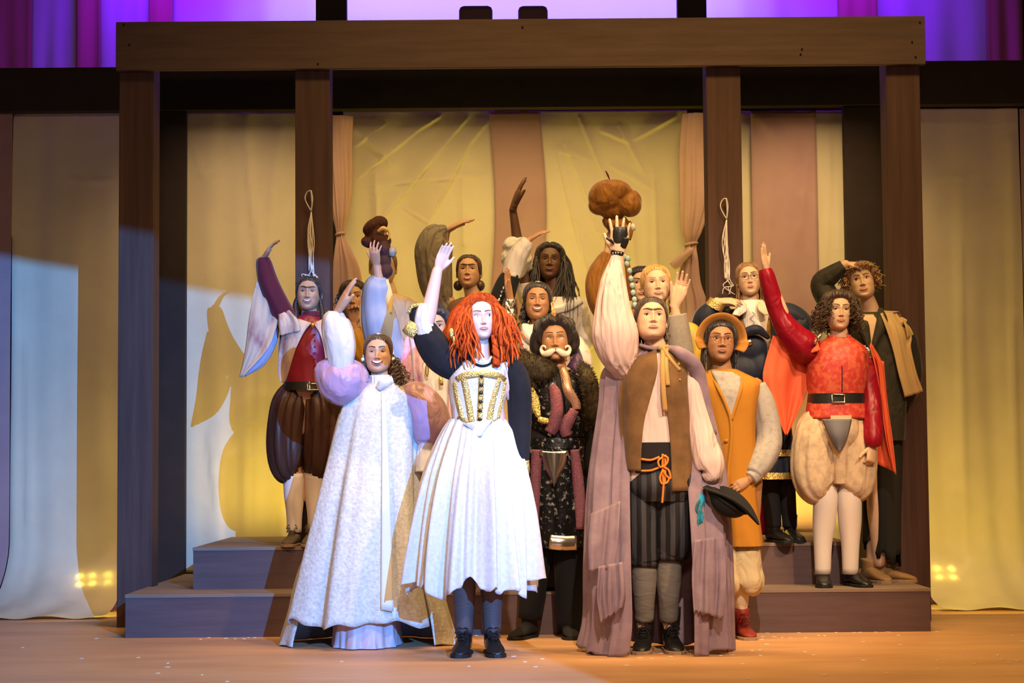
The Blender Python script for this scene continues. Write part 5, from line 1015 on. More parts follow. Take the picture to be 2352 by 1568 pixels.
mk('buckle', tube([bl.at(x, y, .008) for x, y in ((1911, 906), (1911, 924), (1940, 924), (1940, 906), (1911, 906))], .0055, 6), SILVER, o)
sleeve(c, [(1758, 618, -.08), (1762, 636, -.08), (1774, 680, -.07), (1790, 724, -.06), (1816, 765, -.05), (1846, 795, -.03), (1872, 812, 0)], [14, 18, 20, 22, 30, 36, 26], CRIM, R, .05, 7, 'satin_sleeve')
sleeve(c, [(1974, 806, .02), (1988, 840, .02), (1996, 900, .0), (2002, 960, -.05), (2005, 1010, -.10), (2005, 1024, -.10)], [24, 28, 26, 25, 22, 14], CRIM, R, .05, 7, 'satin_sleeve', ph=2)
cp = mk('coral_cape', [sheet(c, [(1776, 770, -.04), (1758, 830, -.05), (1752, 870, -.05), (1764, 915, -.04), (1783, 962, -.03), (1803, 998, -.02)], [(1862, 796, .03), (1864, 850, .05), (1860, 880, .05), (1846, 918, .04), (1828, 958, .02), (1808, 999, -.01)], 26, 40, .016, 1.4, 3),
     sheet(c, [(1998, 794, -.04), (2012, 850, -.03), (2024, 920, -.01), (2034, 1000, .0), (2052, 1082, .0)], [(2000, 786, .04), (2028, 840, .05), (2038, 920, .05), (2050, 1010, .04), (2058, 1090, .02)], 16, 40, .010, 1.2, 5),
     sheet(c, [(1998, 820, .03), (2004, 930, .06), (2008, 1062, .06)], [(2030, 830, .05), (2040, 940, .07), (2056, 1084, .03)], 14, 30, .008, 1, 8), Trace(c, [(792, 1870, 1990, .10, .03), (900, 1860, 2010, .14, .03), (1050, 1850, 2040, .17, .03)], m=20, n=60, fold=.05, k=6, arc=(10, 170)).mesh], CORAL, R, solid=.004)
mk('cape_yoke', sheet(c, [(1838, 770, -.08), (1846, 800, -.09), (1860, 812, -.09)], [(1868, 768, -.06), (1878, 786, -.09), (1884, 804, -.11)], 12, 12, .004, 1, 2), CORAL, cp, solid=.005)
for pts in ([(1870, 789), (1880, 776), (1886, 768)], [(1990, 798), (1996, 806), (2000, 822)]): mk('cape_clasp', [tube([c.J(x, y, -.13 if x < 1950 else -.10) for x, y in pts], [.006, .011, .006], 8, 8, flat=.6), blob(c.J(*pts[1], -.14 if pts[1][0] < 1950 else -.11), .011, 10, 8, noise=.15)], SILVER, cp)
for sx, pts, rd in ((-1, [(1895, 950), (1876, 985), (1868, 1040), (1870, 1090), (1882, 1122), (1897, 1136)], [34, 46, 50, 50, 44, 25]), (1, [(1950, 950), (1962, 985), (1966, 1040), (1966, 1090), (1958, 1122), (1950, 1136)], [34, 44, 47, 46, 42, 25])): sleeve(c, pts, rd, CRBR, R, .06, 9, 'bloomer_leg', n=60, ph=sx*2)
cw = Trace(c, [(955, 1868, 1976, .135), (1000, 1872, 1976, .145), (1036, 1902, 1950, .11), (1110, 1908, 1944, .09)], m=14, n=50); mk('bloomer_seat', cw.mesh, CRBR, R)
mk('grey_pouch', patch(cw, [(1888, 962), (1900, 990), (1914, 1020), (1926, 1036)], [(1956, 962), (1950, 990), (1940, 1020), (1930, 1036)], .012, 14, 20, .03), GREYJ, R, solid=.006)
mk('bloomer_cuff', [tube([c.J(x, 1128), c.J(x, 1140)], np.array([27, 27])*c.m, 24) for x in (1897, 1951)], CRBR, R)
for x, x2 in ((1896, 1890), (1951, 1953)): mk('tights_leg', tube([c.J(x, 1120), c.J(x, 1150, -.01), c.J((x+x2)/2, 1200), c.J(x2, 1250), c.J(x2, 1318)], np.array([27, 28, 26.5, 21, 18])*c.m, 22, 22), WHTI, R)
for x, yw in ((1889, -6), (1958, 16)): shoe(c, c.J(x, 1310, .03), .225, yw, .25, BLEA, BSOLE, R, shaft=.06, sr=.042)
# ================================================================ man in black shirt with tan cloth over the shoulder
OLBK = mat('olive_black_cotton', (0.024, 0.021, 0.014), 0.7, sheen=.1, wr=.7, wrs=(13, 13, 7)); TANC = mat('tan_canvas', (0.48, 0.33, 0.16), 0.9, bump=.25, bscale=160, wr=.4); TANS = mat('tan_suede_shoe', (0.30, 0.175, 0.075), 0.85, bump=.1, bscale=120); BKWO = mat('black_wool', (0.018, 0.017, 0.014), 0.95, bump=.2, bscale=160)
c = Ctx(.50, .225, 'tousle-haired man in black shirt with tan cloth over one shoulder', 2020); R = c.root
f = Face(jaw=1.05, smile=.15, eye=.62, gaze=(-.15, .05), brow=.9, nosew=1.05)
h = Head(c, 1980, 650, 84, f, SK_FAIR, mat('lip_tan', (0.50, 0.24, 0.17), .45), H_BRO, yaw=-9, pitch=9, roll=-9)
body(c, h, (2000, 712), ((1948, 748), (2066, 745)), ((1994, 920), (2046, 920)), arms=(((1946, 746), (1884, 652, .02), (1942, 607, -.03)), ((2068, 748), (2094, 850, .03), (2070, 930, .06))),
     hands=(dict(tip=(2000, 604, -.01), normal=(.1, .3, -1), thumb=-1, curl=16, spread=4), None), legs=(((1998, 930), (2012, 1110), (2020, 1290, .0)), ((2042, 930), (2024, 1110, .05), (2004, 1290, .04))), s=1.0)
rt = [(rg.choice([-1, 1])*rg.uniform(64, 178), rg.uniform(.02, .10)) for _ in range(330)]
mk('hair', [h.cap(.020, ridges=50, amp=.003, front=.076, side=-.01, back=-.07, puff=.008)]+h.locks(rt, .07, .0048, .010, 1.4, spread=.035, outw=.034, seed=27, seg=16, nside=5)+h.locks([(rg.uniform(-60, 60), rg.uniform(.085, .112)) for _ in range(90)], .035, .0048, .010, 1.0, spread=.05, outw=.030, seed=28, seg=14, nside=5), H_LBR, R)
tr = Trace(c, [(718, 1976, 2024, .07), (732, 1956, 2050, .09), (750, 1944, 2072, .105), (810, 1946, 2080, .125), (900, 1952, 2082, .13), (960, 1962, 2080, .135), (1012, 1968, 2078, .135)], m=40, n=90, fold=.02, k=7); o = mk('black_shirt', tr.mesh, OLBK, R)
mk('open_neck', patch(tr, [(1978, 722), (1990, 760), (1999, 796)], [(2020, 722), (2010, 760), (2001, 796)], .003, 8, 14), SK_FAIR, R, solid=.003)
for q in ([(2022, 708), (2026, 740), (2012, 780), (2002, 808)], [(1976, 716), (1982, 745), (1992, 780), (1998, 808)]): mk('collar', tr.band(q, [10, 26, 16, 6], .006, m=16, off=.012), OLBK, o)
mk('placket', tr.band([(2003, 806), (2008, 900), (2012, 1005)], 6, .004, m=12, off=.004), OLBK, o)
sleeve(c, [(1938, 610, -.03), (1912, 630, -.01), (1888, 652, .02), (1902, 686, .015), (1924, 718, .01), (1950, 748, .0)], [14, 21, 26, 28, 29, 28], OLBK, R, .06, 7)
sleeve(c, [(2062, 746, .0), (2080, 780, .02), (2094, 850, .03), (2086, 900, .05), (2072, 928, .06)], [26, 26, 24, 22, 18], OLBK, R, .06, 7, ph=2)
mk('tan_cloth', [sheet(c, [(2022, 720, -.09), (2032, 745, -.13), (2050, 800, -.14), (2064, 860, -.14), (2078, 912, -.12)], [(2058, 718, -.02), (2092, 768, -.06), (2092, 800, -.08), (2106, 860, -.07), (2120, 898, -.05)], 20, 40, .007, 1.5, 4, 2), sheet(c, [(2024, 720, -.08), (2030, 716, .05), (2040, 760, .13)], [(2060, 716, -.02), (2068, 722, .06), (2085, 780, .12)], 12, 16, .005, 1, 5)], TANC, R, solid=.006)
mk('cloth_corner', sheet(c, [(2070, 728, -.06), (2080, 752, -.09), (2084, 778, -.09)], [(2084, 742, -.03), (2094, 758, -.05), (2099, 768, -.05)], 8, 10, .004, 1, 6), TANC, R, solid=.005)
for pts, rd, sd in (([(2026, 960), (2034, 1060), (2036, 1160), (2038, 1262)], [44, 38, 33, 30], 2), ([(2012, 960, .04), (2014, 1060, .05), (2012, 1160, .05), (2008, 1250, .05)], [40, 34, 30, 26], 5)):
    v_, f_ = tube([c.J(*p) for p in pts], np.array(rd)*c.m, 64, 40, caps=False, fold=.06, k=6); n_ = 64; z_ = np.random.default_rng(sd).uniform(-.10, .03, 16); v_[-n_:, 2] += np.repeat(z_, 4); v_[-2*n_:-n_, 2] += np.repeat(z_, 4)*.4
    mk('ragged_trouser', (v_, f_), BKWO, R, solid=.004)
shoe(c, c.J(2022, 1300, .04), .225, 62, .27, TANS, TANSOLE, R, shaft=.03, sr=.044, lace=mat('brown_lace', (0.09, 0.05, 0.025), .8), name='suede_shoe'); shoe(c, c.J(1998, 1300, .04), .225, 20, .26, TANS, TANSOLE, R, shaft=.03, sr=.044, name='suede_shoe')
# ================================================================ person with glasses in navy coat
NAVY = mat('navy_velvet', (0.006, 0.010, 0.028), 0.6, sheen=.4, wr=.5); GBRO = mat('gold_flower_brocade', (0.26, 0.13, 0.025), 0.5, .2, col2=(0.10, 0.035, 0.012), scale=32, lo=.45, hi=.6, bump=.4); WSH = mat('white_striped_shirt', (0.72, 0.66, 0.64), .85, col2=(0.60, 0.54, 0.54), pat='stripe', scale=28, wr=.4); RUSTB = mat('rust_satin', (0.26, 0.075, 0.02), .5, wr=.5)
c = Ctx(.46, .45, 'person with glasses in white shirt, gold brocade vest and navy coat', 1770); R = c.root
f = Face(jaw=1.0, smile=-.1, eye=.45, brow=.8, nosew=1.0, mouthw=.85)
h = Head(c, 1720, 643, 78, f, SK_FAIR, mat('lip_dusty', (0.45, 0.20, 0.16), .45), H_BRO, yaw=-3, pitch=5, roll=-5)
body(c, h, (1724, 696), ((1678, 722), (1776, 722)), ((1698, 900), (1756, 900)), arms=(((1680, 722), (1622, 746, -.03), (1646, 692, -.10)), ((1778, 722), (1836, 745, .0), (1778, 796, -.12))),
     hands=(dict(tip=(1708, 690, -.15), normal=(.1, .5, -.8), thumb=1, curl=14, spread=4), dict(tip=(1746, 776, -.2), normal=(.1, .9, .2), thumb=1, curl=20, spread=3)), legs=(((1702, 910), (1760, 1060), (1778, 1205)), ((1752, 910), (1800, 1060, .06), (1815, 1205, .08))), s=.92)
mk('hair', [h.cap(.009, ridges=100, amp=.001, front=.082, side=-.02, back=-.09, part=.002)]+h.locks([(s_*rg.uniform(95, 170), rg.uniform(-.06, 0)) for s_ in (-1, 1) for _ in range(25)], .10, .006, .004, 1, spread=.015, outw=.008, seed=3), H_LBR, R)
glasses(h, R, mat('dark_wire', (0.03, 0.022, 0.02), .3, .5), .024, .018, 1.1)
tr = Trace(c, [(690, 1702, 1752, .060), (702, 1690, 1766, .085), (722, 1672, 1784, .10), (770, 1668, 1786, .12), (850, 1672, 1784, .125), (900, 1676, 1782, .13)], m=34, n=80); mk('white_shirt', tr.mesh, WSH, R)
mk('shirt_collar', sheet(c, [(1702, 688, -.08), (1692, 704, -.13), (1682, 722, -.15)], [(1716, 700, -.10), (1714, 714, -.15), (1698, 726, -.155)], 8, 12, .003, 1, 2), WSH, R, solid=.004); mk('shirt_collar', sheet(c, [(1738, 702, -.11), (1744, 714, -.15), (1756, 724, -.155)], [(1750, 688, -.08), (1762, 704, -.13), (1768, 722, -.145)], 8, 12, .003, 1, 3), WSH, R, solid=.004)
mk('shirt_lacing', [tube([tr.at(1728+5*math.sin(i*1.6), 716+i*5, .008) for i in range(9)], .0022, 5, 40)], GREYL, R)
mk('brocade_vest', [patch(tr, [(1688, 710), (1684, 760), (1686, 850)], [(1704, 722), (1716, 770), (1724, 850)], .010, 10, 20), patch(tr, [(1766, 722), (1760, 770), (1756, 850)], [(1780, 712), (1786, 770), (1784, 850)], .010, 8, 20)], GBRO, R, solid=.005)
mk('rust_lapel', patch(tr, [(1674, 712), (1668, 760), (1670, 800)], [(1694, 716), (1700, 760), (1704, 800)], .016, 10, 16), RUSTB, R, solid=.005)
ct = Trace(c, [(712, 1664, 1790, .11), (780, 1660, 1796, .132), (880, 1664, 1800, .135), (980, 1690, 1816, .145), (1060, 1700, 1822, .15), (1102, 1702, 1824, .15)], m=44, n=110, fold=.05, k=8, seed=6, arc=(-58, 238)); o = mk('navy_coat', ct.mesh, NAVY, R, solid=.006)
sk_ = Trace(c, [(880, 1680, 1790, .125), (1000, 1696, 1812, .14), (1100, 1704, 1818, .145)], m=24, n=80, fold=.05, k=8, seed=3); o2 = mk('navy_tunic', sk_.mesh, NAVY, R)
for yy in (1040, 1092): mk('gold_band', Trace(c, [(yy-7, 1698, 1823, .156), (yy+8, 1699, 1825, .158)], m=4, n=70, fold=.05, k=8, seed=6).mesh, GOLD, o2)
sleeve(c, [(1676, 722, .0), (1650, 738, -.02), (1622, 748, -.04), (1622, 728, -.07), (1636, 704, -.09)], [26, 32, 32, 28, 18], NAVY, R, .05, 7); sleeve(c, [(1640, 706, -.09), (1648, 692, -.10)], [21, 19], GOLD, R, .05, 8, 'gold_cuff')
sleeve(c, [(1778, 722, .0), (1812, 724, .0), (1838, 746, .0), (1816, 776, -.06), (1790, 794, -.11)], [26, 28, 28, 26, 18], NAVY, R, .05, 7)
for pts in ([(1762, 1090), (1768, 1130), (1776, 1180), (1778, 1210)], [(1800, 1090, .06), (1806, 1130, .06), (1812, 1180, .08), (1814, 1210, .08)]): mk('black_stocking', tube([c.J(*p) for p in pts], np.array([26, 22, 18, 17])*c.m, 16, 14), BLACKC, R)
for x, d, yw in ((1778, .0, 22), (1816, .08, 10)): shoe(c, c.J(x, 1215, d), .45, yw, .24, BLEA, BSOLE, R, shaft=.06, sr=.04)
mk('crimson_cloak', sheet(c, [(1740, 1010, .09), (1738, 1120, .08), (1742, 1228, .04)], [(1790, 1010, .12), (1782, 1120, .11), (1788, 1228, .08)], 14, 24, .02, 2, 3), mat('crimson_velvet', (0.22, 0.004, 0.03), .6, sheen=.3, wr=.5), R, solid=.005)
nh = thing('navy_hat', c.J(1730, 880, -.22), 'dark navy velvet hat held against the gold brocade vest', 'hat')
mk('crown', voxel([blob(c.J(1728, 800, -.22), (.085, .05, .08), 20, 14), blob(c.J(1712, 850, -.22), (.10, .05, .08), 20, 14), blob(c.J(1745, 840, -.22), (.07, .05, .09), 20, 14)], .008, 5), NAVY, nh)
mk('brim', tube([c.J(1690, 782, -.25), c.J(1712, 764, -.27), c.J(1740, 757, -.28), c.J(1766, 776, -.26)], np.array([5, 10, 11, 5])*c.m, 12, 20), NAVY, nh); mk('ornament', blob(c.J(1722, 786, -.275), (.018, .008, .018), 10, 8, noise=.2), SILVER, nh)
# ================================================================ back rows
GREYP = mat('grey_puff_cotton', (0.20, 0.165, 0.13), 0.85, wr=1.0, wrs=(22, 22, 7)); BROT = mat('brown_homespun', (0.13, 0.065, 0.045), 0.9, bump=.3, bscale=120, wr=.4); BEIGEB = mat('beige_pleated_cotton', (0.45, 0.32, 0.21), .85, wr=.9, wrs=(26, 26, 5)); DKSK = mat('dark_long_skirt', (0.030, 0.018, 0.014), .9, wr=.4)
BLGR = mat('blue_grey_satin', (0.24, 0.28, 0.40), .55, wr=.6, wrs=(9, 9, 4)); PKBR = mat('pink_mauve_brocade', (0.55, 0.34, 0.40), .6, col2=(0.42, 0.20, 0.33), scale=14, lo=.45, hi=.6, bump=.3, wr=.3); GLIN = mat('gold_tan_lining', (0.55, 0.40, 0.16), .7)
MBRN = mat('mustard_brown_velvet', (0.26, 0.105, 0.012), .6, sheen=.4, wr=.9, wrs=(20, 20, 5)); YELC = mat('yellow_crushed_velvet', (0.55, 0.37, 0.05), .5, col2=(0.40, 0.25, 0.03), scale=14, wr=.9); GREYW = mat('grey_melange_wool', (0.24, 0.21, 0.18), .95, col2=(0.30, 0.27, 0.23), scale=120, wr=.3)
FOIL = mat('gold_silver_foil', (0.55, 0.46, 0.32), .25, .9, col2=(0.10, 0.08, 0.07), scale=30, lo=.45, hi=.6, wr=1.2, wrs=(30, 30, 16)); FLOR = mat('floral_ribbon', (0.70, 0.62, 0.50), .7, col2=(0.45, 0.03, 0.05), pat='voronoi', scale=45, lo=.2, hi=.35, col3=(0.10, 0.16, 0.06)); SHEER = mat('white_grey_chiffon', (0.55, 0.50, 0.50), .5, wr=.9, wrs=(16, 16, 7)); STUD = mat('silver_stud_trim', (0.6, 0.58, 0.54), .3, .8, col2=(0.02, 0.02, 0.02), pat='voronoi', scale=90, lo=.3, hi=.5)
rg = np.random.default_rng(41)
def simple(c, h, nk, sh, hp, arms, hands, foot, s=.9):
    body(c, h, nk, sh, hp, arms=arms, hands=hands, legs=(((hp[0][0], hp[0][1]+10), (hp[0][0], (hp[0][1]+foot)/2), (hp[0][0], foot-25)), ((hp[1][0], hp[1][1]+10), (hp[1][0], (hp[1][1]+foot)/2), (hp[1][0], foot-25))), s=s)
def longskirt(c, x0, x1, y0, y1, m, seed=1):
    t = Trace(c, [(y0, x0, x1, .115), (y0+60, x0-8, x1+8, .14), (y1, x0-16, x1+16, .16)], m=20, n=70, fold=.06, k=8, seed=seed); t.mesh[0][:, 2] = np.maximum(t.mesh[0][:, 2], c.z+.004); mk('long_skirt', t.mesh, m, c.root)
# ---- tall woman with long black hair
c = Ctx(1.38, .45, 'tall dark-skinned person with long black hair and white ruffled blouse, arm raised high', 1262); R = c.root
f = Face(jaw=.97, smile=.15, eye=.25, brow=.6, nosew=1.2, lipf=1.25, mouthw=.95)
h = Head(c, 1263, 604, 82, f, SK_DK, LIP_D, H_BLK, yaw=-2, pitch=7, roll=3)
simple(c, h, (1274, 660), ((1222, 694), (1322, 694)), ((1244, 850), (1296, 850)), (((1222, 692), (1196, 606, -.02), (1178, 482, -.02)), ((1322, 696), (1345, 780, .02), (1330, 850, -.05))), (dict(tip=(1200, 402, -.03), normal=(.9, .2, -.2), thumb=-1, curl=7, spread=1, thumb_ang=14), None), 1222)
rt = [(rg.uniform(60, 178), rg.uniform(-.01, .09)) for _ in range(300)]
mk('hair', [h.cap(.018, ridges=80, amp=.0015, front=.088, side=-.03, back=-.10, part=-.004, puff=.006)]+h.locks(rt, .36, .0046, .010, 1.4, spread=.09, outw=.045, seed=6, seg=22, nside=5)+h.locks([(-rg.uniform(58, 178), rg.uniform(-.01, .09)) for _ in range(200)], .20, .0046, .006, 1.0, spread=.03, outw=.028, seed=7, seg=20), H_BLK, R)
tr = robe(c, [(684, 1214, 1330, .085), (700, 1206, 1340, .105), (740, 1208, 1338, .12), (800, 1214, 1334, .12), (860, 1214, 1334, .125)], SHEER, 'white_blouse', .03); longskirt(c, 1216, 1332, 850, 1222, DKSK)
mk('blouse_ruffle', tube([tr.at(x, y, .0) for x, y in ((1216, 690), (1240, 706), (1274, 712), (1306, 704), (1332, 690))], .022, 14, 50, fold=.35, k=3), WHITEC, R)
sleeve(c, [(1328, 694, .0), (1342, 720, .0), (1346, 755, .0), (1342, 785, -.02), (1336, 796, -.03)], [16, 26, 28, 24, 14], SHEER, R, .08, 8, 'puff_sleeve')
mk('elbow_ruffle', voxel([blob(c.J(x, y, d), r_, 18, 12, noise=.10, seed=i) for i, (x, y, d, r_) in enumerate(((1178, 568, -.05, .062), (1200, 566, -.04, .058), (1172, 592, -.05, .060), (1196, 596, -.07, .066), (1190, 616, -.05, .058), (1206, 610, -.03, .05)))], .007, 2), WHITEC, R)
sleeve(c, [(1220, 690, .0), (1212, 668, .0), (1208, 648, -.01)], [24, 24, 20], SHEER, R, .1, 8, 'blouse_sleeve')
# ---- one-browed person with grey puff sleeve
c = Ctx(1.38, .45, 'one-browed person in brown top with huge grey puffed sleeve raised', 1078); R = c.root
f = Face(jaw=.98, smile=.1, open=.35, eye=.35, brow=1.3, uni=1, nosew=1.05, lipf=1.15)
h = Head(c, 1077, 626, 78, f, SK_TAN, LIP_R, H_BLK, yaw=-5, pitch=8, roll=1)
simple(c, h, (1086, 680), ((1034, 704), (1128, 704)), ((1056, 850), (1106, 850)), (((1034, 702), (1000, 640, -.03), (1026, 530, -.03)), ((1128, 706), (1140, 790, .04), (1120, 860, .0))), (dict(tip=(1088, 495, -.04), normal=(.2, .3, -1), thumb=1, curl=9, spread=1, thumb_ang=12), None), 1222)
mk('hair', [h.cap(.009, ridges=110, amp=.001, front=.086, side=-.02, back=-.09, part=.001)]+[h.Wt(blob((.075, .03, -.085), (.035, .04, .038), 14, 10)), h.Wt(blob((-.075, .03, -.085), (.033, .04, .036), 14, 10))], H_DBR, R)
robe(c, [(684, 1056, 1112, .07), (700, 1024, 1140, .10), (740, 1020, 1142, .12), (860, 1028, 1136, .12)], BROT, 'brown_top', .02); longskirt(c, 1030, 1134, 850, 1222, DKSK)
sleeve(c, [(1028, 527, -.03), (1018, 531, -.03), (1004, 544, -.03), (996, 575, -.03), (997, 615, -.03), (1002, 655, -.02), (1014, 692, .0), (1030, 712, .0)], [9, 17, 34, 42, 40, 36, 28, 22], GREYP, R, .09, 10, 'puff_sleeve', n=60, seg=50)
# ---- person half hidden behind the velvet hat
c = Ctx(1.38, .45, 'fair-haired person whose face is hidden behind the raised velvet hat', 885); R = c.root
f = Face(jaw=1.0, eye=.5, brow=.6); h = Head(c, 880, 616, 84, f, SK_FAIR, LIP_P, H_BLD, yaw=6, pitch=2)
simple(c, h, (892, 672), ((850, 700), (938, 700)), ((868, 850), (918, 850)), (((850, 702), (838, 790, .04), (850, 860, 0)), ((940, 702), (956, 790, .04), (940, 860, 0))), (None, None), 1226)
mk('hair', [h.cap(.010, ridges=100, amp=.001, front=.082, side=-.01, back=-.09)], H_LBR, R)
robe(c, [(676, 866, 918, .07), (692, 838, 950, .10), (740, 832, 958, .12), (860, 842, 948, .12)], BEIGEB, 'beige_blouse', .05, 16); longskirt(c, 846, 944, 850, 1226, DKSK)
sleeve(c, [(938, 700, .0), (950, 730, .0), (956, 790, .03), (944, 850, .0)], [20, 24, 24, 16], BEIGEB, R, .08, 9)
# ---- person in pink brocade coat, blue-grey sleeve raised with the velvet hat
c = Ctx(.15, .225, 'dark-haired person in pink brocade coat with blue-grey sleeve, behind the red hair', 1000); R = c.root
f = Face(jaw=.96, eye=.6, brow=.9); h = Head(c, 997, 754, 88, f, SK_TAN, LIP_R, H_BLK, yaw=4)
simple(c, h, (1000, 812), ((944, 838), (1052, 838)), ((970, 1000), (1026, 1000)), (((942, 836), (886, 750, -.06), (866, 612, -.11)), ((1054, 840), (1072, 930, .05), (1060, 1010, .05))), (dict(tip=(856, 548, -.18), normal=(.5, .85, 0), thumb=1, curl=16, spread=8, L=.15), None), 1344)
mk('hair', [h.cap(.020, ridges=40, amp=.003, front=.08, side=-.02, back=-.09, puff=.01)]+h.locks([(s_*rg.uniform(55, 178), rg.uniform(.0, .08)) for s_ in (-1, 1) for _ in range(60)], .16, .0055, .014, 3, spread=.04, outw=.03, seed=3), H_BLK, R)
tr = robe(c, [(812, 976, 1024, .07), (826, 942, 1056, .10), (845, 924, 1070, .115), (900, 920, 1068, .125), (1010, 924, 1066, .125)], WHITEC, 'white_shirt', .02); longskirt(c, 926, 1064, 1000, 1344, DKSK)
o = mk('brocade_coat', [patch(tr, [(976, 812), (930, 830), (916, 880), (916, 1000)], [(982, 816), (966, 850), (966, 900), (968, 1000)], .014, 16, 30), patch(tr, [(1016, 816), (1030, 850), (1030, 900), (1028, 1000)], [(1024, 812), (1062, 830), (1074, 880), (1072, 1000)], .014, 16, 30)], PKBR, R, solid=.006)
mk('coat_drape', sheet(c, [(930, 775, -.06), (918, 830, -.10), (914, 900, -.10)], [(958, 765, -.06), (968, 830, -.13), (972, 900, -.13)], 14, 24, .008, 1.2, 2), PKBR, o, solid=.005)
mk('coat_piping', ribbon([c.J(942, 772, -.085), c.J(946, 800, -.12), c.J(952, 880, -.15)], .008, .005, m=14), BLGR, o)
mk('gold_pendant', [tube([c.J(981, 828, -.15), c.J(978, 850, -.15), c.J(981, 864, -.15), c.J(984, 850, -.15), c.J(981, 828, -.15)], .004, 6, 20)], GOLDP, R); mk('gold_braid', tube([c.J(1012, 862, -.15), c.J(1014, 885, -.15)], .011, 8), GOLD, R)
o = sleeve(c, [(872, 634, -.10), (868, 655, -.08), (866, 700, -.06), (874, 745, -.06), (886, 790, -.03), (914, 826, -.01), (942, 842, 0)], [14, 30, 36, 42, 42, 36, 24], BLGR, R, .06, 7, 'satin_sleeve')
mk('sleeve_edge', ribbon([c.J(876, 640, -.09), c.J(846, 668, -.07), c.J(834, 705, -.06), c.J(834, 745, -.06), c.J(842, 780, -.06)], np.array([10, 16, 14, 12, 8])*c.m, .006, m=24), GLIN, o); mk('sleeve_edge', ribbon([c.J(886, 642, -.10), c.J(892, 680, -.12), c.J(896, 720, -.12)], np.array([12, 20, 8])*c.m, .005, m=16), GLIN, o)
vh = thing('velvet_hat', c.J(882, 640, -.08), 'crumpled dark brown velvet hat raised in front of a hidden face', 'hat'); VELB = mat('dark_brown_velvet', (0.045, 0.012, 0.008), .8, sheen=.1, wr=.9, wrs=(18, 18, 10))
mk('crown', voxel([blob(c.J(x, y, d), (rx*c.m, ry*c.m*.9, ry*c.m), 20, 14, rot_head(0, 0, a)) for x, y, d, rx, ry, a in ((860, 520, -.06, 30, 19, -30), (872, 512, -.06, 20, 17, 10), (866, 538, -.06, 20, 18, 0), (848, 556, -.06, 20, 14, 10), (874, 550, -.07, 26, 17, 14), (882, 574, -.07, 17, 24, 0), (880, 600, -.07, 19, 22, 10), (882, 622, -.08, 21, 19, 0))], .0065, 3), VELB, vh)
mk('lining', [ribbon([c.J(868, 532, -.10), c.J(880, 524, -.11), c.J(890, 530, -.10)], np.array([6, 10, 8])*c.m, .006, m=10), tube([c.J(884, 540, -.09), c.J(888, 528, -.09), c.J(894, 534, -.09), c.J(893, 548, -.09), c.J(887, 550, -.09)], .006, 7, 20)], GLIN, vh); mk('fur_tuft', blob(c.J(901, 578, -.09), (.022, .02, .026), 12, 8, noise=.2), GREYW, vh)
# ---- person with curled hand between the gown and the blue sleeve
c = Ctx(.95, .45, 'dark-haired person with curled raised hand between white sleeve and blue-grey sleeve', 812); R = c.root
f = Face(eye=.5, brow=.7); h = Head(c, 812, 690, 84, f, SK_TAN, LIP_R, H_BLK, yaw=0, pitch=6)
simple(c, h, (815, 750), ((772, 778), (856, 778)), ((790, 940), (840, 940)), (((856, 778), (846, 850, -.12), (812, 745, -.17)), ((772, 780), (756, 860, .04), (764, 940, .0))), (dict(tip=(812, 682, -.20), normal=(.1, -.9, 0), thumb=1, curl=38, spread=2, L=.16), None), 1244)
mk('hair', [h.cap(.016, ridges=40, amp=.003, front=.08, side=-.02, back=-.09)]+h.locks([(s_*rg.uniform(70, 178), rg.uniform(-.02, .06)) for s_ in (-1, 1) for _ in range(45)], .14, .0055, .012, 3, spread=.03, outw=.02, seed=5), H_DBR, R)
robe(c, [(752, 794, 836, .07), (768, 766, 864, .10), (820, 762, 868, .12), (950, 770, 862, .12)], mat('gold_brown_velvet', (0.30, 0.16, 0.02), .6, col2=(0.10, 0.05, 0.012), scale=7, wr=.7), 'velvet_doublet', .03); longskirt(c, 776, 856, 940, 1244, DKSK)
sleeve(c, [(812, 758, -.16), (824, 790, -.15), (842, 840, -.12), (852, 800, -.03), (854, 780, .0)], [15, 22, 26, 26, 24], mat('ochre_satin', (0.40, 0.20, 0.02), .5, wr=.8), R, .06, 7)
# ---- smiling person with gold headband and foil sleeve
c = Ctx(.17, .225, 'smiling person with gold braided headband, white scarf and silver-gold foil sleeve', 1236); R = c.root
f = Face(jaw=1.05, smile=.85, open=.65, eye=.22, brow=.75, nosew=1.2, mouthw=1.1); h = Head(c, 1234, 694, 86, f, SK_BRN, LIP_B, H_BLK, yaw=0, pitch=5, roll=2)
simple(c, h, (1240, 752), ((1184, 782), (1296, 782)), ((1212, 940), (1266, 940)), (((1184, 782), (1166, 775, -.08), (1172, 690, -.12)), ((1298, 784), (1330, 860, .03), (1320, 930, .0))), (dict(tip=(1161, 612, -.13), normal=(.9, -.35, 0), thumb=-1, curl=5, spread=1, thumb_ang=14), None), 1344)
lk = [h.cap(.012, ridges=60, amp=.002, front=.082, side=-.02, back=-.09)]+h.locks([(s_*rg.uniform(80, 150), rg.uniform(-.05, .02)) for s_ in (-1, 1) for _ in range(30)], .14, .006, .008, 3, spread=.02, outw=.012, seed=5); mk('hair', lk, H_BLK, R)
a = np.linspace(-.1, math.pi+.1, 40); pts = np.stack([.090*np.cos(a), -.03+.02*np.abs(np.cos(a)), .0+.122*np.sin(a)], 1); mk('headband', h.Wt(tube(pts, .007, 8, fold=.25, k=3)), GOLD, R)
mk('bead_strands', [h.Wt(tube([(.085, -.02, .0), (.092+.006*j, -.035, -.06), (.088+.008*j, -.04, -.115)], .004, 6, 14)) for j in range(4)], mat('red_gold_beads', (0.45, 0.05, 0.03), .4, col2=(0.6, 0.4, 0.12), pat='voronoi', scale=120), R)
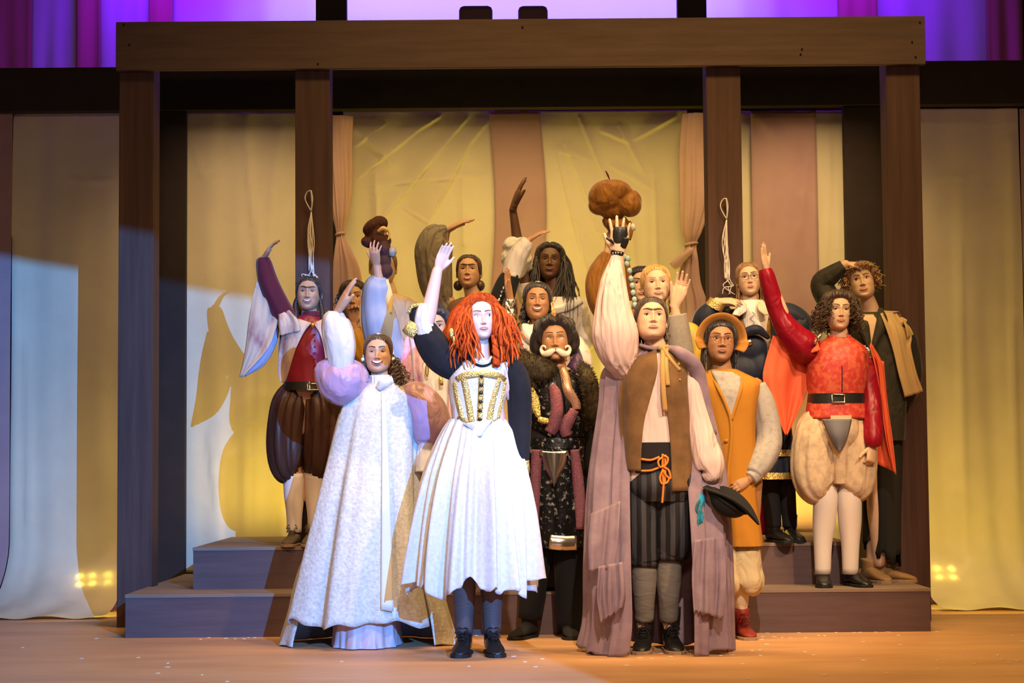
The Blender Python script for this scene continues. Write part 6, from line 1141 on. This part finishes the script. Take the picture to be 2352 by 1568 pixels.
tr = robe(c, [(746, 1214, 1264, .065), (760, 1192, 1284, .09), (780, 1170, 1306, .105), (830, 1166, 1314, .125), (950, 1176, 1304, .125)], WHITEC, 'white_shirt', .03); longskirt(c, 1180, 1300, 940, 1344, DKSK)
mk('white_scarf', [tube([tr.at(x, y, .01) for x, y in ((1206, 752), (1214, 772), (1236, 786), (1262, 774), (1272, 752))], .028, 14, 40, fold=.15, k=5), tr.band([(1236, 784), (1232, 810), (1226, 850)], [30, 44, 50], .02, m=16, off=.02)], WHITEC, R)
mk('floral_trim', tr.band([(1196, 756), (1190, 780), (1184, 830)], 16, .005, m=14, off=.008), FLOR, R); mk('floral_trim', tr.band([(1282, 762), (1290, 790), (1296, 830)], 14, .005, m=14, off=.008), FLOR, R)
sleeve(c, [(1173, 686, -.12), (1170, 712, -.11), (1164, 750, -.10), (1164, 786, -.08), (1176, 806, -.04), (1188, 790, .0)], [14, 19, 23, 25, 24, 20], FOIL, R, .06, 7, 'foil_sleeve')
sleeve(c, [(1296, 780, .0), (1318, 796, -.01), (1332, 830, -.01), (1332, 880, .02), (1322, 930, .0)], [18, 26, 28, 26, 18], mat('white_floral_cotton', (0.62, 0.54, 0.48), .8, col2=(0.42, 0.20, 0.18), scale=16, lo=.56, hi=.68, wr=.7), R, .07, 8, 'floral_sleeve')
# ---- hidden person: only the studded black sleeve and hand show
c = Ctx(.80, .45, 'person hidden behind red hair raising a studded black sleeve with white cuff', 1125); R = c.root
f = Face(); h = Head(c, 1112, 742, 80, f, SK_TAN, LIP_R, H_BLK)
simple(c, h, (1114, 796), ((1070, 818), (1150, 815)), ((1090, 960), (1135, 960)), (((1070, 818), (1062, 890, .03), (1075, 950, 0)), ((1146, 806), (1160, 650, -.02), (1212, 553, -.03))), (None, dict(tip=(1262, 520, -.04), normal=(.35, .3, -1), thumb=1, curl=13, spread=2, thumb_ang=35)), 1240, s=.8)
mk('hair', [h.cap(.012)], H_BLK, R); robe(c, [(792, 1094, 1136, .07), (808, 1062, 1158, .09), (860, 1062, 1156, .11), (970, 1070, 1150, .11)], BLKV, 'black_doublet', .02); longskirt(c, 1074, 1148, 960, 1240, DKSK)
o = sleeve(c, [(1180, 628, -.02), (1166, 650, -.02), (1152, 690, -.02), (1142, 740, .0), (1142, 800, .0)], [20, 25, 28, 28, 24], BLKV, R, .04, 6, 'velvet_sleeve')
mk('stud_trim', ribbon([c.J(1160, 655, -.09), c.J(1148, 685, -.10), c.J(1136, 712, -.10)], np.array([8, 9, 9])*c.m, .008, m=16), STUD, o)
sleeve(c, [(1213, 553, -.03), (1206, 562, -.03), (1194, 580, -.03), (1182, 605, -.02), (1174, 636, -.02)], [15, 19, 22, 24, 22], WHITEC, R, .07, 8, 'white_sleeve')
# ---- fair person with raised hand
c = Ctx(.17, .225, 'fair-haired person in grey wool and yellow velvet with open raised hand', 1512); R = c.root
f = Face(jaw=1.02, smile=.2, eye=.36, brow=.45, nosew=1.0); h = Head(c, 1507, 656, 90, f, SK_FAIR, mat('lip_fair', (0.50, 0.22, 0.18), .45), H_BLD, yaw=2, pitch=5, roll=-3)
simple(c, h, (1512, 716), ((1462, 748), (1562, 748)), ((1486, 910), (1538, 910)), (((1462, 748), (1448, 840, .04), (1460, 910, .0)), ((1562, 750), (1566, 828, -.10), (1550, 704, -.13))), (None, dict(tip=(1577, 622, -.15), normal=(-.4, -.9, 0), thumb=-1, curl=6, spread=4, thumb_ang=20)), 1346)
mk('hair', [h.cap(.010, ridges=70, amp=.0016, front=.082, side=-.01, back=-.09)]+h.locks([(rg.uniform(70, 120), rg.uniform(-.01, .04)) for _ in range(45)], .17, .0045, .007, 2.2, spread=.03, outw=.02, seed=8), H_BLD, R)
robe(c, [(722, 1486, 1540, .07), (738, 1452, 1576, .10), (790, 1446, 1584, .12), (920, 1456, 1576, .12)], YELC, 'yellow_bodice', .03); longskirt(c, 1462, 1570, 910, 1346, DKSK)
sleeve(c, [(1551, 722, -.13), (1556, 760, -.12), (1562, 806, -.10), (1566, 836, -.08)], [26, 29, 31, 30], GREYW, R, .03, 6, 'grey_sleeve'); sleeve(c, [(1570, 752, .0), (1586, 770, -.02), (1594, 810, -.02), (1588, 850, -.03)], [18, 26, 28, 24], YELC, R, .08, 8, 'velvet_sleeve')
# ---- person behind with mustard sleeve and fluffy hat
c = Ctx(1.10, .45, 'person with mustard-brown sleeve raising the fluffy hat, behind the fair-haired person', 1450); R = c.root
f = Face(eye=.5, brow=.8); h = Head(c, 1474, 655, 82, f, SK_FAIR, LIP_P, H_BLK, yaw=-4)
simple(c, h, (1470, 706), ((1416, 730), (1510, 730)), ((1440, 880), (1490, 880)), (((1416, 730), (1378, 680, -.04), (1396, 575, -.04)), ((1510, 732), (1526, 810, .03), (1510, 880, .0))), (dict(tip=(1416, 506, -.05), normal=(.5, .85, 0), thumb=-1, curl=14, spread=4, thumb_ang=28), None), 1226)
mk('hair', [h.cap(.012, ridges=70, amp=.0015, front=.08, side=-.02, back=-.09)], H_BLK, R)
robe(c, [(708, 1440, 1500, .07), (722, 1404, 1524, .10), (780, 1402, 1528, .12), (890, 1410, 1520, .12)], MBRN, 'mustard_doublet', .03); longskirt(c, 1416, 1514, 880, 1226, DKSK)
o = sleeve(c, [(1396, 582, -.04), (1388, 600, -.04), (1376, 635, -.04), (1376, 675, -.04), (1388, 712, -.02), (1412, 736, .0)], [12, 19, 28, 30, 27, 22], MBRN, R, .09, 9, 'velvet_sleeve', n=50)
tm = mk('sleeve_panel', ribbon([c.J(1438, 590, -.08), c.J(1444, 630, -.08), c.J(1450, 690, -.06)], np.array([10, 14, 12])*c.m, .008, m=14), RUSTB, R)
for x, y in ((1434, 590), (1442, 594), (1440, 606), (1446, 622), (1449, 640), (1452, 656), (1454, 672), (1457, 688), (1458, 700)): mk('pale_blue_puff', blob(c.J(x, y, -.085), (.016, .012, .018), 10, 8, noise=.12), mat('pale_blue_satin', (0.42, 0.62, 0.62), .5) if 'pale_blue_satin' not in MATS else MATS['pale_blue_satin'], tm)
fh = thing('fluffy_hat', c.J(1415, 545, -.10), 'large fluffy golden-brown hat held up above the black glove', 'hat'); FLUF = mat('golden_brown_velvet', (0.20, 0.070, 0.010), .65, col2=(0.34, 0.14, 0.02), scale=22, stretch=(1, 1, .3), sheen=.5, wr=.8, wrs=(22, 22, 12))
mk('crown', voxel([blob(c.J(x, y, d), (rx*c.m, rx*c.m*.8, ry*c.m), 26, 18, rot_head(0, 0, a)) for x, y, d, rx, ry, a in ((1396, 452, -.08, 46, 40, -8), (1414, 442, -.09, 40, 30, 8), (1447, 472, -.12, 27, 27, 35), (1454, 462, -.10, 20, 26, 0), (1374, 474, -.09, 24, 20, 20), (1408, 486, -.08, 30, 20, 0))], .008, 3), FLUF, fh)
mk('hat_band', tube([c.J(1392, 500, -.06), c.J(1404, 514, -.08), c.J(1424, 516, -.09), c.J(1440, 504, -.09)], np.array([10, 14, 14, 9])*c.m, 16, 24, fold=.15, k=6), FLUF, fh)
for x in (1436, 1446): mk('hat_tail', ribbon([c.J(x, 508, -.10), c.J(x+4, 530, -.12), c.J(x+1, 552, -.12)], np.array([6, 9, 4])*c.m, .006, m=10), FLUF, fh)
mk('hat_tail', [ribbon([c.J(1390, 500, -.06), c.J(1396, 520, -.07), c.J(1402, 532, -.07)], np.array([6, 10, 5])*c.m, .006, m=8)], FLUF, fh)
mk('feather', ribbon([c.J(1400, 412, -.08), c.J(1396, 402, -.08), c.J(1391, 392, -.08)], np.array([2, 4, 2])*c.m, .003, m=8), BURG, fh); mk('white_tuft', blob(c.J(1454, 522, -.12), (.016, .012, .022), 10, 8, noise=.25), PEARL, fh)
